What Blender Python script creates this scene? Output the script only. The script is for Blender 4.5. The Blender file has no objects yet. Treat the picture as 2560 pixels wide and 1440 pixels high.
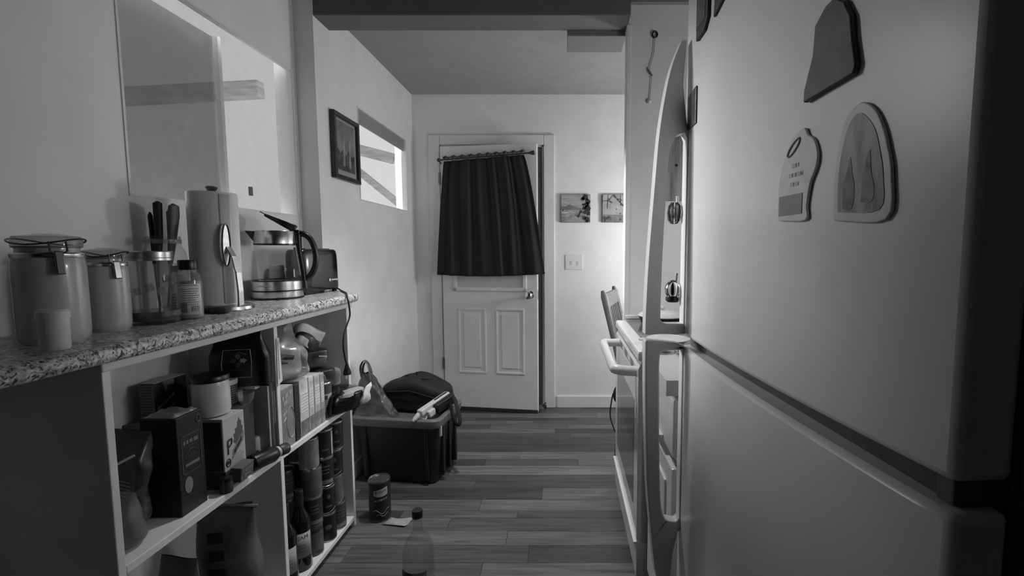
import bpy, bmesh, math, random
from math import sin, cos, pi, radians as R
from mathutils import Vector, noise
random.seed(7); noise.seed_set(11)
SC = bpy.context.scene
COL = SC.collection

# ------------------------------------------------------------------ camera
cam = bpy.data.cameras.new('camera')
camo = bpy.data.objects.new('camera', cam); COL.objects.link(camo)
cam.sensor_width = 36.0
cam.lens = 1150 * 36 / 2560
cam.shift_x = (1280 - 1413) / 2560
cam.clip_start = 0.02
camo.location = (0, 0, 1.25)
camo.rotation_euler = (pi / 2 - math.atan(95 / 1150), 0, 0)
SC.camera = camo
SC.cycles.transparent_max_bounces = 32      # many nested glass jars

# ------------------------------------------------------------------ sky, sun, exposure
w = bpy.data.worlds.new('overcast_sky'); SC.world = w
w.use_nodes = True
bg = w.node_tree.nodes['Background']
bg.inputs[0].default_value = (1, 1, 1, 1)
bg.inputs[1].default_value = 0.8
sun = bpy.data.lights.new('sun', 'SUN'); suno = bpy.data.objects.new('sun', sun); COL.objects.link(suno)
sun.energy = 17.0; sun.angle = R(18)
suno.rotation_euler = Vector((1.45, -0.64, -0.42)).to_track_quat('-Z', 'Y').to_euler()
suno.location = (-6, 5, 5)

def portal(name, loc, size, direction):
    l = bpy.data.lights.new(name, 'AREA'); l.shape = 'RECTANGLE'; l.size, l.size_y = size
    o = bpy.data.objects.new(name, l); COL.objects.link(o); o.location = loc
    o.rotation_euler = Vector(direction).to_track_quat('-Z', 'Z').to_euler()
    l.cycles.is_portal = True
portal('portal_kitchen_left', (-1.40, 1.77, 1.74), (0.95, 0.72), (1, 0, 0))
portal('portal_back_left', (-1.31, 3.03, 1.79), (0.85, 0.55), (1, 0, 0))
portal('portal_back_right', (1.82, 2.98, 1.15), (1.05, 2.05), (-1, 0, 0))
portal('portal_sink', (1.22, 1.75, 1.55), (1.0, 0.9), (-1, 0, 0))
vs = SC.view_settings
vs.view_transform = 'Standard'; vs.look = 'None'; vs.gamma = 1.0; vs.use_curve_mapping = False
vs.exposure = 0.0

# ------------------------------------------------------------------ materials
MATS = {}
def _new(name):
    m = bpy.data.materials.new(name); m.use_nodes = True
    nt = m.node_tree; nt.nodes.clear()
    out = nt.nodes.new('ShaderNodeOutputMaterial')
    return m, nt, out
def g3(v): return (v, v, v, 1)
def M(name, v, rough=0.5, var=0.08, scale=30.0, metal=0.0, bump=0.0, trans=0.0, stretch=None, coat=0.0, spec=0.5):
    if name in MATS: return MATS[name]
    m, nt, out = _new(name)
    b = nt.nodes.new('ShaderNodeBsdfPrincipled')
    tc = nt.nodes.new('ShaderNodeTexCoord'); n = nt.nodes.new('ShaderNodeTexNoise'); n.inputs['Scale'].default_value = scale
    n.inputs['Detail'].default_value = 4
    if stretch:
        mp = nt.nodes.new('ShaderNodeMapping'); mp.inputs['Scale'].default_value = stretch
        nt.links.new(tc.outputs['Object'], mp.inputs[0]); nt.links.new(mp.outputs[0], n.inputs[0])
    else: nt.links.new(tc.outputs['Object'], n.inputs[0])
    r = nt.nodes.new('ShaderNodeMapRange'); r.inputs[1].default_value = .3; r.inputs[2].default_value = .7
    r.inputs[3].default_value = v * (1 - var); r.inputs[4].default_value = min(.95, v * (1 + var))
    nt.links.new(n.outputs[0], r.inputs[0]); nt.links.new(r.outputs[0], b.inputs['Base Color'])
    b.inputs['Roughness'].default_value = rough; b.inputs['Metallic'].default_value = metal
    b.inputs['Specular IOR Level'].default_value = spec
    b.inputs['Coat Weight'].default_value = coat; b.inputs['Transmission Weight'].default_value = trans
    if bump:
        bp = nt.nodes.new('ShaderNodeBump'); bp.inputs['Strength'].default_value = bump; bp.inputs['Distance'].default_value = .005
        nt.links.new(n.outputs[0], bp.inputs['Height']); nt.links.new(bp.outputs[0], b.inputs['Normal'])
    nt.links.new(b.outputs[0], out.inputs[0]); MATS[name] = m
    return m
def G(name, tint=.92, rough=.03, edge=.25, base=.04, col=.6):
    """thin clear glass or film: see-through with a fresnel gloss"""
    if name in MATS: return MATS[name]
    m, nt, out = _new(name)
    t = nt.nodes.new('ShaderNodeBsdfTransparent'); t.inputs[0].default_value = g3(tint)
    gl = nt.nodes.new('ShaderNodeBsdfPrincipled'); gl.inputs['Base Color'].default_value = g3(col); gl.inputs['Roughness'].default_value = rough
    gl.inputs['Specular IOR Level'].default_value = 1.0; gl.inputs['Coat Weight'].default_value = 1
    lw = nt.nodes.new('ShaderNodeLayerWeight'); lw.inputs[0].default_value = .25
    nz = nt.nodes.new('ShaderNodeTexNoise'); nz.inputs['Scale'].default_value = 25
    tc = nt.nodes.new('ShaderNodeTexCoord'); nt.links.new(tc.outputs['Object'], nz.inputs[0])
    r = nt.nodes.new('ShaderNodeMath'); r.operation = 'MULTIPLY_ADD'; r.inputs[1].default_value = edge; r.inputs[2].default_value = base
    mul = nt.nodes.new('ShaderNodeMath'); mul.operation = 'MULTIPLY'
    ma = nt.nodes.new('ShaderNodeMath'); ma.operation = 'ADD'; ma.inputs[1].default_value = .5
    nt.links.new(nz.outputs[0], ma.inputs[0]); nt.links.new(lw.outputs['Facing'], r.inputs[0])
    nt.links.new(r.outputs[0], mul.inputs[0]); nt.links.new(ma.outputs[0], mul.inputs[1])
    mx = nt.nodes.new('ShaderNodeMixShader')
    nt.links.new(mul.outputs[0], mx.inputs[0]); nt.links.new(t.outputs[0], mx.inputs[1]); nt.links.new(gl.outputs[0], mx.inputs[2])
    nt.links.new(mx.outputs[0], out.inputs[0]); MATS[name] = m
    return m
def granite():
    m, nt, out = _new('mottled_laminate')
    b = nt.nodes.new('ShaderNodeBsdfPrincipled'); tc = nt.nodes.new('ShaderNodeTexCoord')
    n1 = nt.nodes.new('ShaderNodeTexNoise'); n1.inputs['Scale'].default_value = 62; n1.inputs['Detail'].default_value = 7; n1.inputs['Distortion'].default_value = 2.4
    n2 = nt.nodes.new('ShaderNodeTexNoise'); n2.inputs['Scale'].default_value = 30; n2.inputs['Detail'].default_value = 3; n2.inputs['Distortion'].default_value = 3
    for n in (n1, n2): nt.links.new(tc.outputs['Object'], n.inputs[0])
    r = nt.nodes.new('ShaderNodeValToRGB'); e = r.color_ramp.elements
    e[0].position = .36; e[0].color = g3(.03); e[1].position = .60; e[1].color = g3(.85)
    for p, v in ((.43, .22), (.455, .62), (.49, .40), (.515, .78)):
        q = e.new(p); q.color = g3(v)
    nt.links.new(n1.outputs[0], r.inputs[0])
    r2 = nt.nodes.new('ShaderNodeValToRGB'); e = r2.color_ramp.elements
    e[0].position = .40; e[0].color = g3(.6); e[1].position = .55; e[1].color = g3(1)
    nt.links.new(n2.outputs[0], r2.inputs[0])
    mx = nt.nodes.new('ShaderNodeMix'); mx.data_type = 'RGBA'; mx.blend_type = 'MULTIPLY'; mx.inputs[0].default_value = 1
    nt.links.new(r.outputs[0], mx.inputs[6]); nt.links.new(r2.outputs[0], mx.inputs[7]); nt.links.new(mx.outputs[2], b.inputs['Base Color'])
    b.inputs['Roughness'].default_value = .3
    nt.links.new(b.outputs[0], out.inputs[0]); return m
def plank_mat():
    m, nt, out = _new('vinyl_wood_plank')
    b = nt.nodes.new('ShaderNodeBsdfPrincipled'); tc = nt.nodes.new('ShaderNodeTexCoord'); oi = nt.nodes.new('ShaderNodeObjectInfo')
    mp = nt.nodes.new('ShaderNodeMapping'); mp.inputs['Scale'].default_value = (1.6, 26, 1)
    nt.links.new(tc.outputs['Object'], mp.inputs[0])
    n = nt.nodes.new('ShaderNodeTexNoise'); n.noise_dimensions = '4D'; n.inputs['Scale'].default_value = 2.2; n.inputs['Detail'].default_value = 5; n.inputs['Distortion'].default_value = .6
    nt.links.new(mp.outputs[0], n.inputs['Vector'])
    wv = nt.nodes.new('ShaderNodeMath'); wv.operation = 'MULTIPLY'; wv.inputs[1].default_value = 37
    nt.links.new(oi.outputs['Random'], wv.inputs[0]); nt.links.new(wv.outputs[0], n.inputs['W'])
    r = nt.nodes.new('ShaderNodeMapRange'); r.inputs[1].default_value = .28; r.inputs[2].default_value = .72; r.inputs[3].default_value = .45; r.inputs[4].default_value = 1.25
    nt.links.new(n.outputs[0], r.inputs[0])
    o = nt.nodes.new('ShaderNodeMapRange'); o.inputs[3].default_value = .045; o.inputs[4].default_value = .175
    nt.links.new(oi.outputs['Random'], o.inputs[0])
    mu = nt.nodes.new('ShaderNodeMath'); mu.operation = 'MULTIPLY'
    nt.links.new(r.outputs[0], mu.inputs[0]); nt.links.new(o.outputs[0], mu.inputs[1]); nt.links.new(mu.outputs[0], b.inputs['Base Color'])
    b.inputs['Roughness'].default_value = .42
    nt.links.new(b.outputs[0], out.inputs[0]); return m
def wood_mat(name, v, scale=4):
    return M(name, v, .5, .55, scale, stretch=(12, 12, 1.0))

# ------------------------------------------------------------------ mesh builder
class MB:
    def __init__(s): s.v = []; s.f = []
    def add(s, vs, fs):
        o = len(s.v); s.v += [tuple(p) for p in vs]; s.f += [tuple(i + o for i in f) for f in fs]; return s
    def box(s, x0, x1, y0, y1, z0, z1):
        v = [(x, y, z) for z in (z0, z1) for y in (y0, y1) for x in (x0, x1)]
        return s.add(v, [(0, 2, 3, 1), (4, 5, 7, 6), (0, 1, 5, 4), (2, 6, 7, 3), (0, 4, 6, 2), (1, 3, 7, 5)])
    def obox(s, c, u, vv, ww, a, b, h):
        """box around c with half axes a*u, b*vv, h*ww"""
        c, u, vv, ww = Vector(c), Vector(u).normalized() * a, Vector(vv).normalized() * b, Vector(ww).normalized() * h
        v = [c + i * u + j * vv + k * ww for k in (-1, 1) for j in (-1, 1) for i in (-1, 1)]
        return s.add(v, [(0, 2, 3, 1), (4, 5, 7, 6), (0, 1, 5, 4), (2, 6, 7, 3), (0, 4, 6, 2), (1, 3, 7, 5)])
    def lathe(s, prof, n=28, c=(0, 0, 0), sx=1, sy=1, cap=(True, True)):
        vs = [(c[0] + r * sx * cos(2 * pi * i / n), c[1] + r * sy * sin(2 * pi * i / n), c[2] + z) for r, z in prof for i in range(n)]
        fs = [(k * n + i, k * n + (i + 1) % n, (k + 1) * n + (i + 1) % n, (k + 1) * n + i) for k in range(len(prof) - 1) for i in range(n)]
        if prof[0][0] > 0 and cap[0]: fs.append(tuple(reversed(range(n))))
        if prof[-1][0] > 0 and cap[1]: fs.append(tuple(range((len(prof) - 1) * n, len(prof) * n)))
        return s.add(vs, fs)
    def tube(s, pts, r, n=8, closed=False, flat=1.0):
        P = [Vector(p) for p in pts]; L = len(P); vs = []; up = None
        for k in range(L):
            if closed: t = P[(k + 1) % L] - P[k - 1]
            else: t = P[min(k + 1, L - 1)] - P[max(k - 1, 0)]
            t.normalize()
            if up is None:
                up = Vector((0, 0, 1)) if abs(t.z) < .9 else Vector((1, 0, 0))
            a = t.cross(up); a.normalize(); b = a.cross(t); up = b
            rr = r[k] if isinstance(r, (list, tuple)) else r
            vs += [P[k] + a * rr * cos(2 * pi * i / n) + b * rr * flat * sin(2 * pi * i / n) for i in range(n)]
        m = L if closed else L - 1
        fs = [(k * n + i, k * n + (i + 1) % n, ((k + 1) % L) * n + (i + 1) % n, ((k + 1) % L) * n + i) for k in range(m) for i in range(n)]
        if not closed: fs += [tuple(reversed(range(n))), tuple(range((L - 1) * n, L * n))]
        return s.add(vs, fs)
    def prism(s, poly, d0, d1, fn):
        """2-D polygon extruded between depths; fn(a, b, d) -> xyz"""
        n = len(poly)
        vs = [fn(a, b, d0) for a, b in poly] + [fn(a, b, d1) for a, b in poly]
        fs = [tuple(range(n)), tuple(reversed(range(n, 2 * n)))] + [(i, n + i, n + (i + 1) % n, (i + 1) % n) for i in range(n)]
        return s.add(vs, fs)
    def grid(s, nu, nv, fn):
        vs = [fn(i / nu, j / nv) for j in range(nv + 1) for i in range(nu + 1)]
        return s.add(vs, [(j * (nu + 1) + i, j * (nu + 1) + i + 1, (j + 1) * (nu + 1) + i + 1, (j + 1) * (nu + 1) + i) for j in range(nv) for i in range(nu)])
    def ball(s, c, rx, ry, rz, n=16, k=10):
        prof = [(max(1e-5, sin(pi * j / k)), -cos(pi * j / k)) for j in range(k + 1)]
        vs = [(c[0] + rx * r * cos(2 * pi * i / n), c[1] + ry * r * sin(2 * pi * i / n), c[2] + rz * z) for r, z in prof for i in range(n)]
        return s.add(vs, [(q * n + i, q * n + (i + 1) % n, (q + 1) * n + (i + 1) % n, (q + 1) * n + i) for q in range(k) for i in range(n)])
    def map(s, fn): s.v = [tuple(fn(*p)) for p in s.v]; return s

def mesh(name, mb, mat, parent=None, smooth=True, bevel=0, loc=None, rz=0, solid=0, sub=0, label=None, rot=None):
    me = bpy.data.meshes.new(name); me.from_pydata(mb.v, [], mb.f)
    bm = bmesh.new(); bm.from_mesh(me); bmesh.ops.recalc_face_normals(bm, faces=bm.faces); bm.to_mesh(me); bm.free()
    me.materials.append(mat)
    if smooth:
        for p in me.polygons: p.use_smooth = True
        me.set_sharp_from_angle(angle=R(38))
    o = bpy.data.objects.new(name, me); COL.objects.link(o)
    if parent: o.parent = parent
    if loc: o.location = loc
    if rot: o.rotation_euler = rot
    elif rz: o.rotation_euler = (0, 0, rz)
    if solid:
        md = o.modifiers.new('solid', 'SOLIDIFY'); md.thickness = solid; md.offset = 0
    if bevel:
        md = o.modifiers.new('bevel', 'BEVEL'); md.width = bevel; md.segments = 2; md.limit_method = 'ANGLE'; md.angle_limit = R(40)
    if sub:
        md = o.modifiers.new('sub', 'SUBSURF'); md.levels = sub; md.render_levels = sub
    if label: o['label'] = label
    return o
def thing(name, label, cat, loc=(0, 0, 0), rz=0, group=None, rot=None):
    o = bpy.data.objects.new(name, None); COL.objects.link(o); o.empty_display_size = .05
    o.location = loc; o.rotation_euler = rot or (0, 0, rz)
    o['label'] = label; o['category'] = cat
    if group: o['group'] = group
    return o
def tag(o, label, cat, group=None):
    o['label'] = label; o['category'] = cat
    if group: o['group'] = group
    return o
def struct(o, label=None, cat=None):
    o['kind'] = 'structure'
    if label: o['label'] = label
    if cat: o['category'] = cat
    return o
def dup(root, loc, rz, label):
    r = root.copy(); COL.objects.link(r); r.location = loc; r.rotation_euler = (0, 0, rz); r['label'] = label
    for ch in root.children:
        c = ch.copy(); COL.objects.link(c); c.parent = r
        for q in ch.children:
            d = q.copy(); COL.objects.link(d); d.parent = c
    return r
def text2d(s, size):
    cu = bpy.data.curves.new('t', 'FONT'); cu.body = s; cu.size = size; cu.align_x = 'CENTER'; cu.align_y = 'CENTER'; cu.resolution_u = 2
    o = bpy.data.objects.new('t', cu); me = bpy.data.meshes.new_from_object(o)
    v = [(p.co.x, p.co.y) for p in me.vertices]; f = [tuple(p.vertices) for p in me.polygons]
    bpy.data.objects.remove(o); bpy.data.curves.remove(cu); bpy.data.meshes.remove(me)
    return v, f
def textmb(s, size, fn):
    v, f = text2d(s, size); return MB().add([fn(a, b) for a, b in v], f)
def print_rows(rows, fn, seed=1, w=.05, lh=.004, fill=.8):
    """small illegible print: short dashes in rows; rows = list of (centre, y, width)"""
    rnd = random.Random(seed); m = MB()
    for cx0, y, wd in rows:
        a = cx0 - wd / 2
        while a < cx0 + wd / 2 - .002:
            b = min(a + rnd.uniform(.35, 1.2) * lh * 1.5, cx0 + wd / 2)
            m.add([fn(a, y - lh / 2), fn(b, y - lh / 2), fn(b, y + lh / 2), fn(a, y + lh / 2)], [(0, 1, 2, 3)])
            a = b + lh * .35
    return m
def quad(fn, a0, a1, b0, b1, n=6):
    return MB().grid(n, 1, lambda u, v: fn(a0 + (a1 - a0) * u, b0 + (b1 - b0) * v))
def cyl(r, off=.0008, face=0.0):
    """map arc length / height on to the outside of a cylinder, centred on angle `face`"""
    return lambda a, b: ((r + off) * cos(face + a / r), (r + off) * sin(face + a / r), b)
def band(fn, a0, a1, lo, hi, n=10):
    """patch on a curved label between the curves lo(a) and hi(a)"""
    return MB().grid(n, 2, lambda u, v: fn(a0 + (a1 - a0) * u, lo(a0 + (a1 - a0) * u) * (1 - v) + hi(a0 + (a1 - a0) * u) * v))
def ell(fn, ca, cb, ra, rb):
    q = lambda a: rb * max(0, 1 - ((a - ca) / ra) ** 2) ** .5
    return band(fn, ca - ra, ca + ra, lambda a: cb - q(a), lambda a: cb + q(a), 12)
def bag_mb(wd, ht, dp, seed=0, crumple=.012, pinch=True, nu=36, nv=18, lean=0, top_w=.9):
    m = MB(); sd = Vector((seed * 3.1, seed * 1.7, seed * .9))
    def f(u, v):
        a = 2 * pi * u; c, s = cos(a), sin(a)
        e = .55
        px = (abs(c) ** e) * (1 if c >= 0 else -1); py = (abs(s) ** .8) * (1 if s >= 0 else -1)
        prof = .55 + .45 * (v / .12) ** .5 if v < .12 else 1
        if pinch and v > .45: d = 1 - ((v - .45) / .55) ** 1.6 * .96; ww = 1 + (top_w - 1) * (v - .45) / .55
        else: d = 1; ww = 1
        if not pinch and v > .80: prof = max(.02, (1 - ((v - .80) / .20) ** 2) ** .5)
        p = Vector((px * wd / 2 * prof * ww, py * dp / 2 * prof * d, v * ht))
        q = p * (9 if max(wd, ht) < .3 else 6) + sd
        nz = noise.noise_vector(q) * crumple + noise.noise_vector(q * 2.7) * crumple * .45
        return (p.x + nz.x + lean * v * v, p.y + nz.y, p.z + (nz.z * .6 if .05 < v < .95 else 0))
    m.grid(nu, nv, f)
    m.f.append(tuple(range(nu)))
    return m

# ------------------------------------------------------------------ common materials
wall_m = M('painted_plaster', .76, .65, .04, 6, bump=.05)
ceil_m = M('ceiling_dimmed', .30, .8, .05, 8)  # grey lowered to stand in for dimness overhead
trim_m = M('white_trim_paint', .72, .4, .03, 10)
white_m = M('white_enamel', .74, .28, .02, 8)
white_g = M('white_appliance_gloss', .78, .16, .02, 8, coat=.3)
shelf_m = M('white_shelf_board', .74, .5, .06, 12)
black_m = M('black_plastic', .008, .32, .3, 40)
blackmatte = M('black_matte', .01, .7, .3, 30)
chrome = M('brushed_steel', .62, .22, .12, 9, metal=1, stretch=(1, 1, 30))
polish = M('polished_chrome', .7, .06, .05, 9, metal=1)
tin_m = M('tin_metal', .5, .3, .1, 20, metal=1)
dark_m = M('dark_print', .035, .5, .3, 60)
mid_m = M('mid_grey_print', .2, .5, .25, 50)
pale_m = M('pale_print', .5, .5, .12, 50)
white_p = M('white_plastic', .7, .35, .03, 20)
paper_m = M('white_paper', .68, .7, .05, 60)
ink_m = M('print_ink', .02, .6, .2, 60)
lite_ink = M('pale_ink', .55, .6, .1, 60)
glass_m = G('clear_glass', .97, .03, .40, .03, col=.15)
film_m = G('clear_plastic_film', .86, .22, .55, .20)
grey_pl = M('grey_plastic', .16, .4, .12, 30)
plank_m = plank_mat(); granite_m = granite()
wood_l = wood_mat('grained_wood', .22)
wood_d = wood_mat('dark_stained_wood', .09)

# ================================================================== SETTING
KW, BW, RW, BR = -1.25, -1.16, 1.09, 1.70     # kitchen left, back-room left, kitchen right, back-room right
YS, YP, YF, CH = 2.21, 2.30, 3.58, 2.42       # step / header, partition, far wall, ceiling height
fl = struct(mesh('floor', MB().box(-1.4, 1.85, -2.4, 3.75, -.10, -.006), M('floor_substrate', .05, .8), smooth=False), 'dark wood-look plank floor of the galley kitchen', 'floor')
rnd = random.Random(5)
y = -0.4; row = 0; pm = {}
while y < 3.56:
    d = rnd.choice((.072, .085, .10, .11, .06)); d = min(d, 3.575 - y)
    x = -1.24 - rnd.uniform(0, .6)
    while x < 1.68:
        L = rnd.choice((.55, .75, .95, 1.2)); a, b = max(x, -1.245), min(x + L, 1.69)
        if b - a > .05 and not (a > .35 and y < 2.3):
            b2 = b if not (b > 1.08 and y < 2.3) else 1.08
            key = (round(b2 - a, 2), d)
            mb = MB().box(0, b2 - a - .0016, 0, d - .0016, -.006, 0)
            o = mesh('plank', mb, plank_m, fl, smooth=False, loc=(a, y, rnd.uniform(-.0004, .0004)))
        x += L
    y += d; row += 1

def wall_holes(name, axis, pos, thick, a0, a1, z0, z1, holes, mat, label):
    """wall on plane axis=pos running a0..a1, with rectangular openings"""
    m = MB(); xs = sorted({a0, a1, *[h[0] for h in holes], *[h[1] for h in holes]}); zs = sorted({z0, z1, *[h[2] for h in holes], *[h[3] for h in holes]})
    for i in range(len(xs) - 1):
        for k in range(len(zs) - 1):
            c, q = (xs[i] + xs[i + 1]) / 2, (zs[k] + zs[k + 1]) / 2
            if any(h[0] < c < h[1] and h[2] < q < h[3] for h in holes): continue
            if axis == 'x': m.box(min(pos, pos + thick), max(pos, pos + thick), xs[i], xs[i + 1], zs[k], zs[k + 1])
            else: m.box(xs[i], xs[i + 1], min(pos, pos + thick), max(pos, pos + thick), zs[k], zs[k + 1])
    return struct(mesh(name, m, mat, smooth=False), label, 'wall')
W1 = (1.335, 2.19, 1.405, 2.075); W2 = (2.635, 3.42, 1.53, 2.05)
wall_holes('wall_left', 'x', KW, -.035, -2.4, YS, 0, CH, [W1], wall_m, 'left kitchen wall with the wide window over the shelf unit')
wall_holes('wall_left_back', 'x', BW, -.035, YS + .012, YF, 0, CH, [W2], wall_m, 'left wall of the back entry with the small window')
struct(mesh('trim_1', MB().box(KW - .10, BW + .001, YS - .004, YS + .012, 0, CH), wall_m, smooth=False), 'plastered wall return where the left wall steps in', 'wall')
W4 = (1.28, 2.22, 1.12, 1.98)
wall_holes('wall_right', 'x', RW, .12, -2.4, YP + .06, 0, CH, [W4], wall_m, 'right kitchen wall behind the refrigerator and stove')
wall_holes('wall_right_back', 'x', BR, .12, YP, YF, 0, CH, [(2.46, 3.50, .12, 2.17)], wall_m, 'right wall of the back entry with a patio opening')
DX0, DX1, DZ = -.955, -.165, 2.045
wall_holes('wall_back', 'y', YF, .14, -1.3, BR + .12, 0, CH, [(DX0, DX1, 0, DZ)], wall_m, 'far wall with the white entry door')
struct(mesh('wall_partition', MB().box(.302, BR, YP, YP + .06, 0, CH), M('partition_paint', .72, .5, .03, 8), smooth=False, bevel=.004), 'white partition wall beyond the stove', 'wall')
struct(mesh('trim_8', MB().box(.296, .318, YP - .004, YP + .064, 0, 2.325), trim_m, smooth=False, bevel=.003), 'white corner bead down the edge of the partition', 'corner trim')
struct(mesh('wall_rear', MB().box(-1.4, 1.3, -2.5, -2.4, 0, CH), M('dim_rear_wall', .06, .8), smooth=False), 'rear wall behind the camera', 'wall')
struct(mesh('ceiling', MB().box(-1.4, 1.3, -2.5, YS + .07, CH, CH + .1), M('kitchen_ceiling_dimmed', .13, .8, .05, 8), smooth=False), 'ceiling above the kitchen, darkened to imitate light falloff', 'ceiling')  # falloff toward the top is put into this dark colour
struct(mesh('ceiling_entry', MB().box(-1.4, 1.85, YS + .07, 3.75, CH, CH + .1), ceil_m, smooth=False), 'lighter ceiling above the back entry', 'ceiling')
struct(mesh('trim_2', MB().box(KW, .302, YS, YP + .06, 2.325, CH), M('header_dimmed', .13, .7, .05, 8), smooth=False, bevel=.004), 'dropped header beam between the kitchen and the back entry', 'beam')  # header darkened as well, dimness painted into its colour
struct(mesh('trim_3', MB().box(.01, .302, YP + .06, 2.55, 2.30, CH), M('soffit_dimmed', .18, .7, .05, 8), smooth=False, bevel=.004), 'boxed soffit under the ceiling beyond the header', 'soffit')  # soffit grey also carries painted dimness
struct(mesh('baseboard_back', MB().box(DX1 + .10, BR, YF - .016, YF, 0, .095), trim_m, smooth=False, bevel=.005), 'white baseboard right of the door', 'baseboard')
struct(mesh('baseboard_left', MB().box(BW, BW + .014, YS + .1, YF, 0, .09), trim_m, smooth=False, bevel=.005), 'white baseboard along the left entry wall', 'baseboard')

def window(name, x, y0, y1, z0, z1, label, dim_span=None, stiles=(), blind=False, pane=None):
    o = struct(bpy.data.objects.new(name, None), label, 'window'); COL.objects.link(o)
    fr = MB(); t = .007
    for a, b, c, d in ((y0, y0 + t, z0, z1), (y1 - t, y1, z0, z1), (y0 + t, y1 - t, z0, z0 + t), (y0 + t, y1 - t, z1 - t, z1)):
        fr.box(x - .012, x + .003, a, b, c, d)
    mesh('window_frame', fr, trim_m, o, smooth=False)
    mesh('pane', MB().box(x - .006, x - .004, y0 + t, y1 - t, z0 + t, z1 - t), pane, o, smooth=False)
    for sy in stiles: mesh('sash_stile', MB().box(x - .115, x - .095, sy - .008, sy + .008, z0, z1), M('sash_grey', .55, .6), o, smooth=False)
    if dim_span: mesh('dimming_sheet', MB().box(x - .122, x - .121, dim_span[0], dim_span[1], z0, z1), G('dimming_tint', .50, .5, .03, .08), o, smooth=False)  # tinted sheet added to darken part of the view out
    if blind: mesh('roller_blind', MB().box(x - .020, x - .014, y0 + .004, y1 - .004, z1 - .085, z1 - .004), M('blind_cloth', .35, .7, .05), o, smooth=False)
    return o
w1 = window('window_1', KW, *W1, 'wide window in the left wall above the countertop', dim_span=(1.335, 1.86), stiles=(1.86,), pane=G('window_film', .80, .12, .05, .08))
mesh('window_latch', MB().box(KW - .03, KW - .02, 1.885, 1.897, 1.47, 1.505), dark_m, w1, smooth=False)
w2 = window('window_2', BW, *W2, 'small window in the left wall beside the framed picture', blind=True, pane=G('window_glass', .93, .03, .05, .02))
window('window_3', RW + .12, *W4, 'window over the sink in the right wall', pane=G('window_glass', .93))

# door
dr = struct(bpy.data.objects.new('door_1', None), 'white panelled entry door standing slightly ajar under a black curtain', 'door'); COL.objects.link(dr)
dr.location = (DX0 + .012, YF - .02, .008); dang = math.atan2(-.105, .725); dr.rotation_euler = (0, 0, dang)
DW, DH = .745, 2.02
door_m = M('door_paint', .72, .4, .03, 10)
sl = MB().box(0, DW, -.02, .02, 0, DH)
slab = mesh('door_slab', sl, door_m, dr, smooth=False, bevel=.004)
for (a, b, c, d) in ((.12, .345, .29, .80), (.42, .645, .29, .80)):
    ring = MB(); t = .018
    for q in ((a, b, c, c + t), (a, b, d - t, d), (a, a + t, c + t, d - t), (b - t, b, c + t, d - t)):
        ring.box(q[0], q[1], -.027, -.019, q[2], q[3])
    mesh('panel_moulding', ring, door_m, dr, smooth=False, bevel=.006)
    mesh('raised_panel', MB().box(a + .045, b - .045, -.026, -.019, c + .045, d - .045), door_m, dr, smooth=False, bevel=.005)
lite = MB(); t = .03
for q in ((.09, .665, .93, .93 + t), (.09, .665, 1.88, 1.88 + t), (.09, .09 + t, .93, 1.91), (.665 - t, .665, .93, 1.91)): lite.box(q[0], q[1], -.034, -.019, q[2], q[3])
mesh('door_light_frame', lite, door_m, dr, smooth=False, bevel=.006)
mesh('door_light_pane', MB().box(.12, .635, -.024, -.021, .96, 1.88), M('frosted_pane', .5, .2, .05), dr, smooth=False)
kn = mesh('door_knob', MB().lathe([(.030, 0), (.030, .004), (.012, .01), (.011, .03), (.020, .036), (.028, .048), (.027, .062), (.016, .070), (.001, .072)], 20), polish, dr, loc=(DW - .055, -.02, .905), rot=(pi / 2, 0, 0))
mesh('latch_plate', MB().box(DW - .0005, DW + .002, -.012, .012, .87, .94), tin_m, dr, smooth=False)
for hz in (.36, 1.78): mesh('hinge', MB().box(-.012, .004, -.026, -.018, hz - .045, hz + .045), M('hinge_metal', .12, .4, .1, 20, metal=.8), dr, smooth=False)
mesh('door_sweep', MB().box(.0, DW, -.024, -.02, -.004, .02), dark_m, dr, smooth=False)
cs = MB()
cs.box(DX0 - .085, DX0, YF - .02, YF, 0, DZ + .075); cs.box(DX1, DX1 + .085, YF - .02, YF, 0, DZ + .075); cs.box(DX0, DX1, YF - .02, YF, DZ, DZ + .075)
struct(mesh('trim_4', cs, trim_m, smooth=False, bevel=.006), 'white casing around the entry door', 'door casing')
jb = MB().box(DX0, DX0 + .008, YF, YF + .14, 0, DZ).box(DX1 - .012, DX1, YF - .0, YF + .14, 0, DZ).box(DX0, DX1, YF, YF + .14, DZ - .012, DZ)
struct(mesh('trim_5', jb, trim_m, smooth=False), 'white door jamb lining', 'door jamb')
struct(mesh('trim_6', MB().box(DX1 - .055, DX1 - .012, YF + .03, YF + .06, .0, DZ - .012), M('weatherstrip', .2, .6), smooth=False), 'dark weatherstrip in the gap of the entry door', 'weatherstrip')
struct(mesh('trim_7', MB().box(DX0, DX1, YF - .05, YF + .14, 0, .012), M('threshold_metal', .45, .3, .1, metal=.5), smooth=False, bevel=.004), 'metal threshold under the entry door', 'threshold')
d2 = struct(mesh('door_2', MB().box(DX0 - .05, DX1 - .03, YF + .16, YF + .19, 0, 2.1), M('storm_door', .3, .5), smooth=False), 'grey storm door behind the entry door', 'door')
ds = thing('door_stop', 'small dark door stop at the foot of the right door casing', 'door stop', (DX1 + .005, YF - .045, 0))
mesh('bracket', MB().box(-.012, .012, .0, .02, .0, .03), dark_m, ds, smooth=False)
mesh('spring_pin', MB().tube([(0, .0, .02), (-.02, -.02, .035), (.01, -.02, .06)], .005), dark_m, ds)

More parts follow.
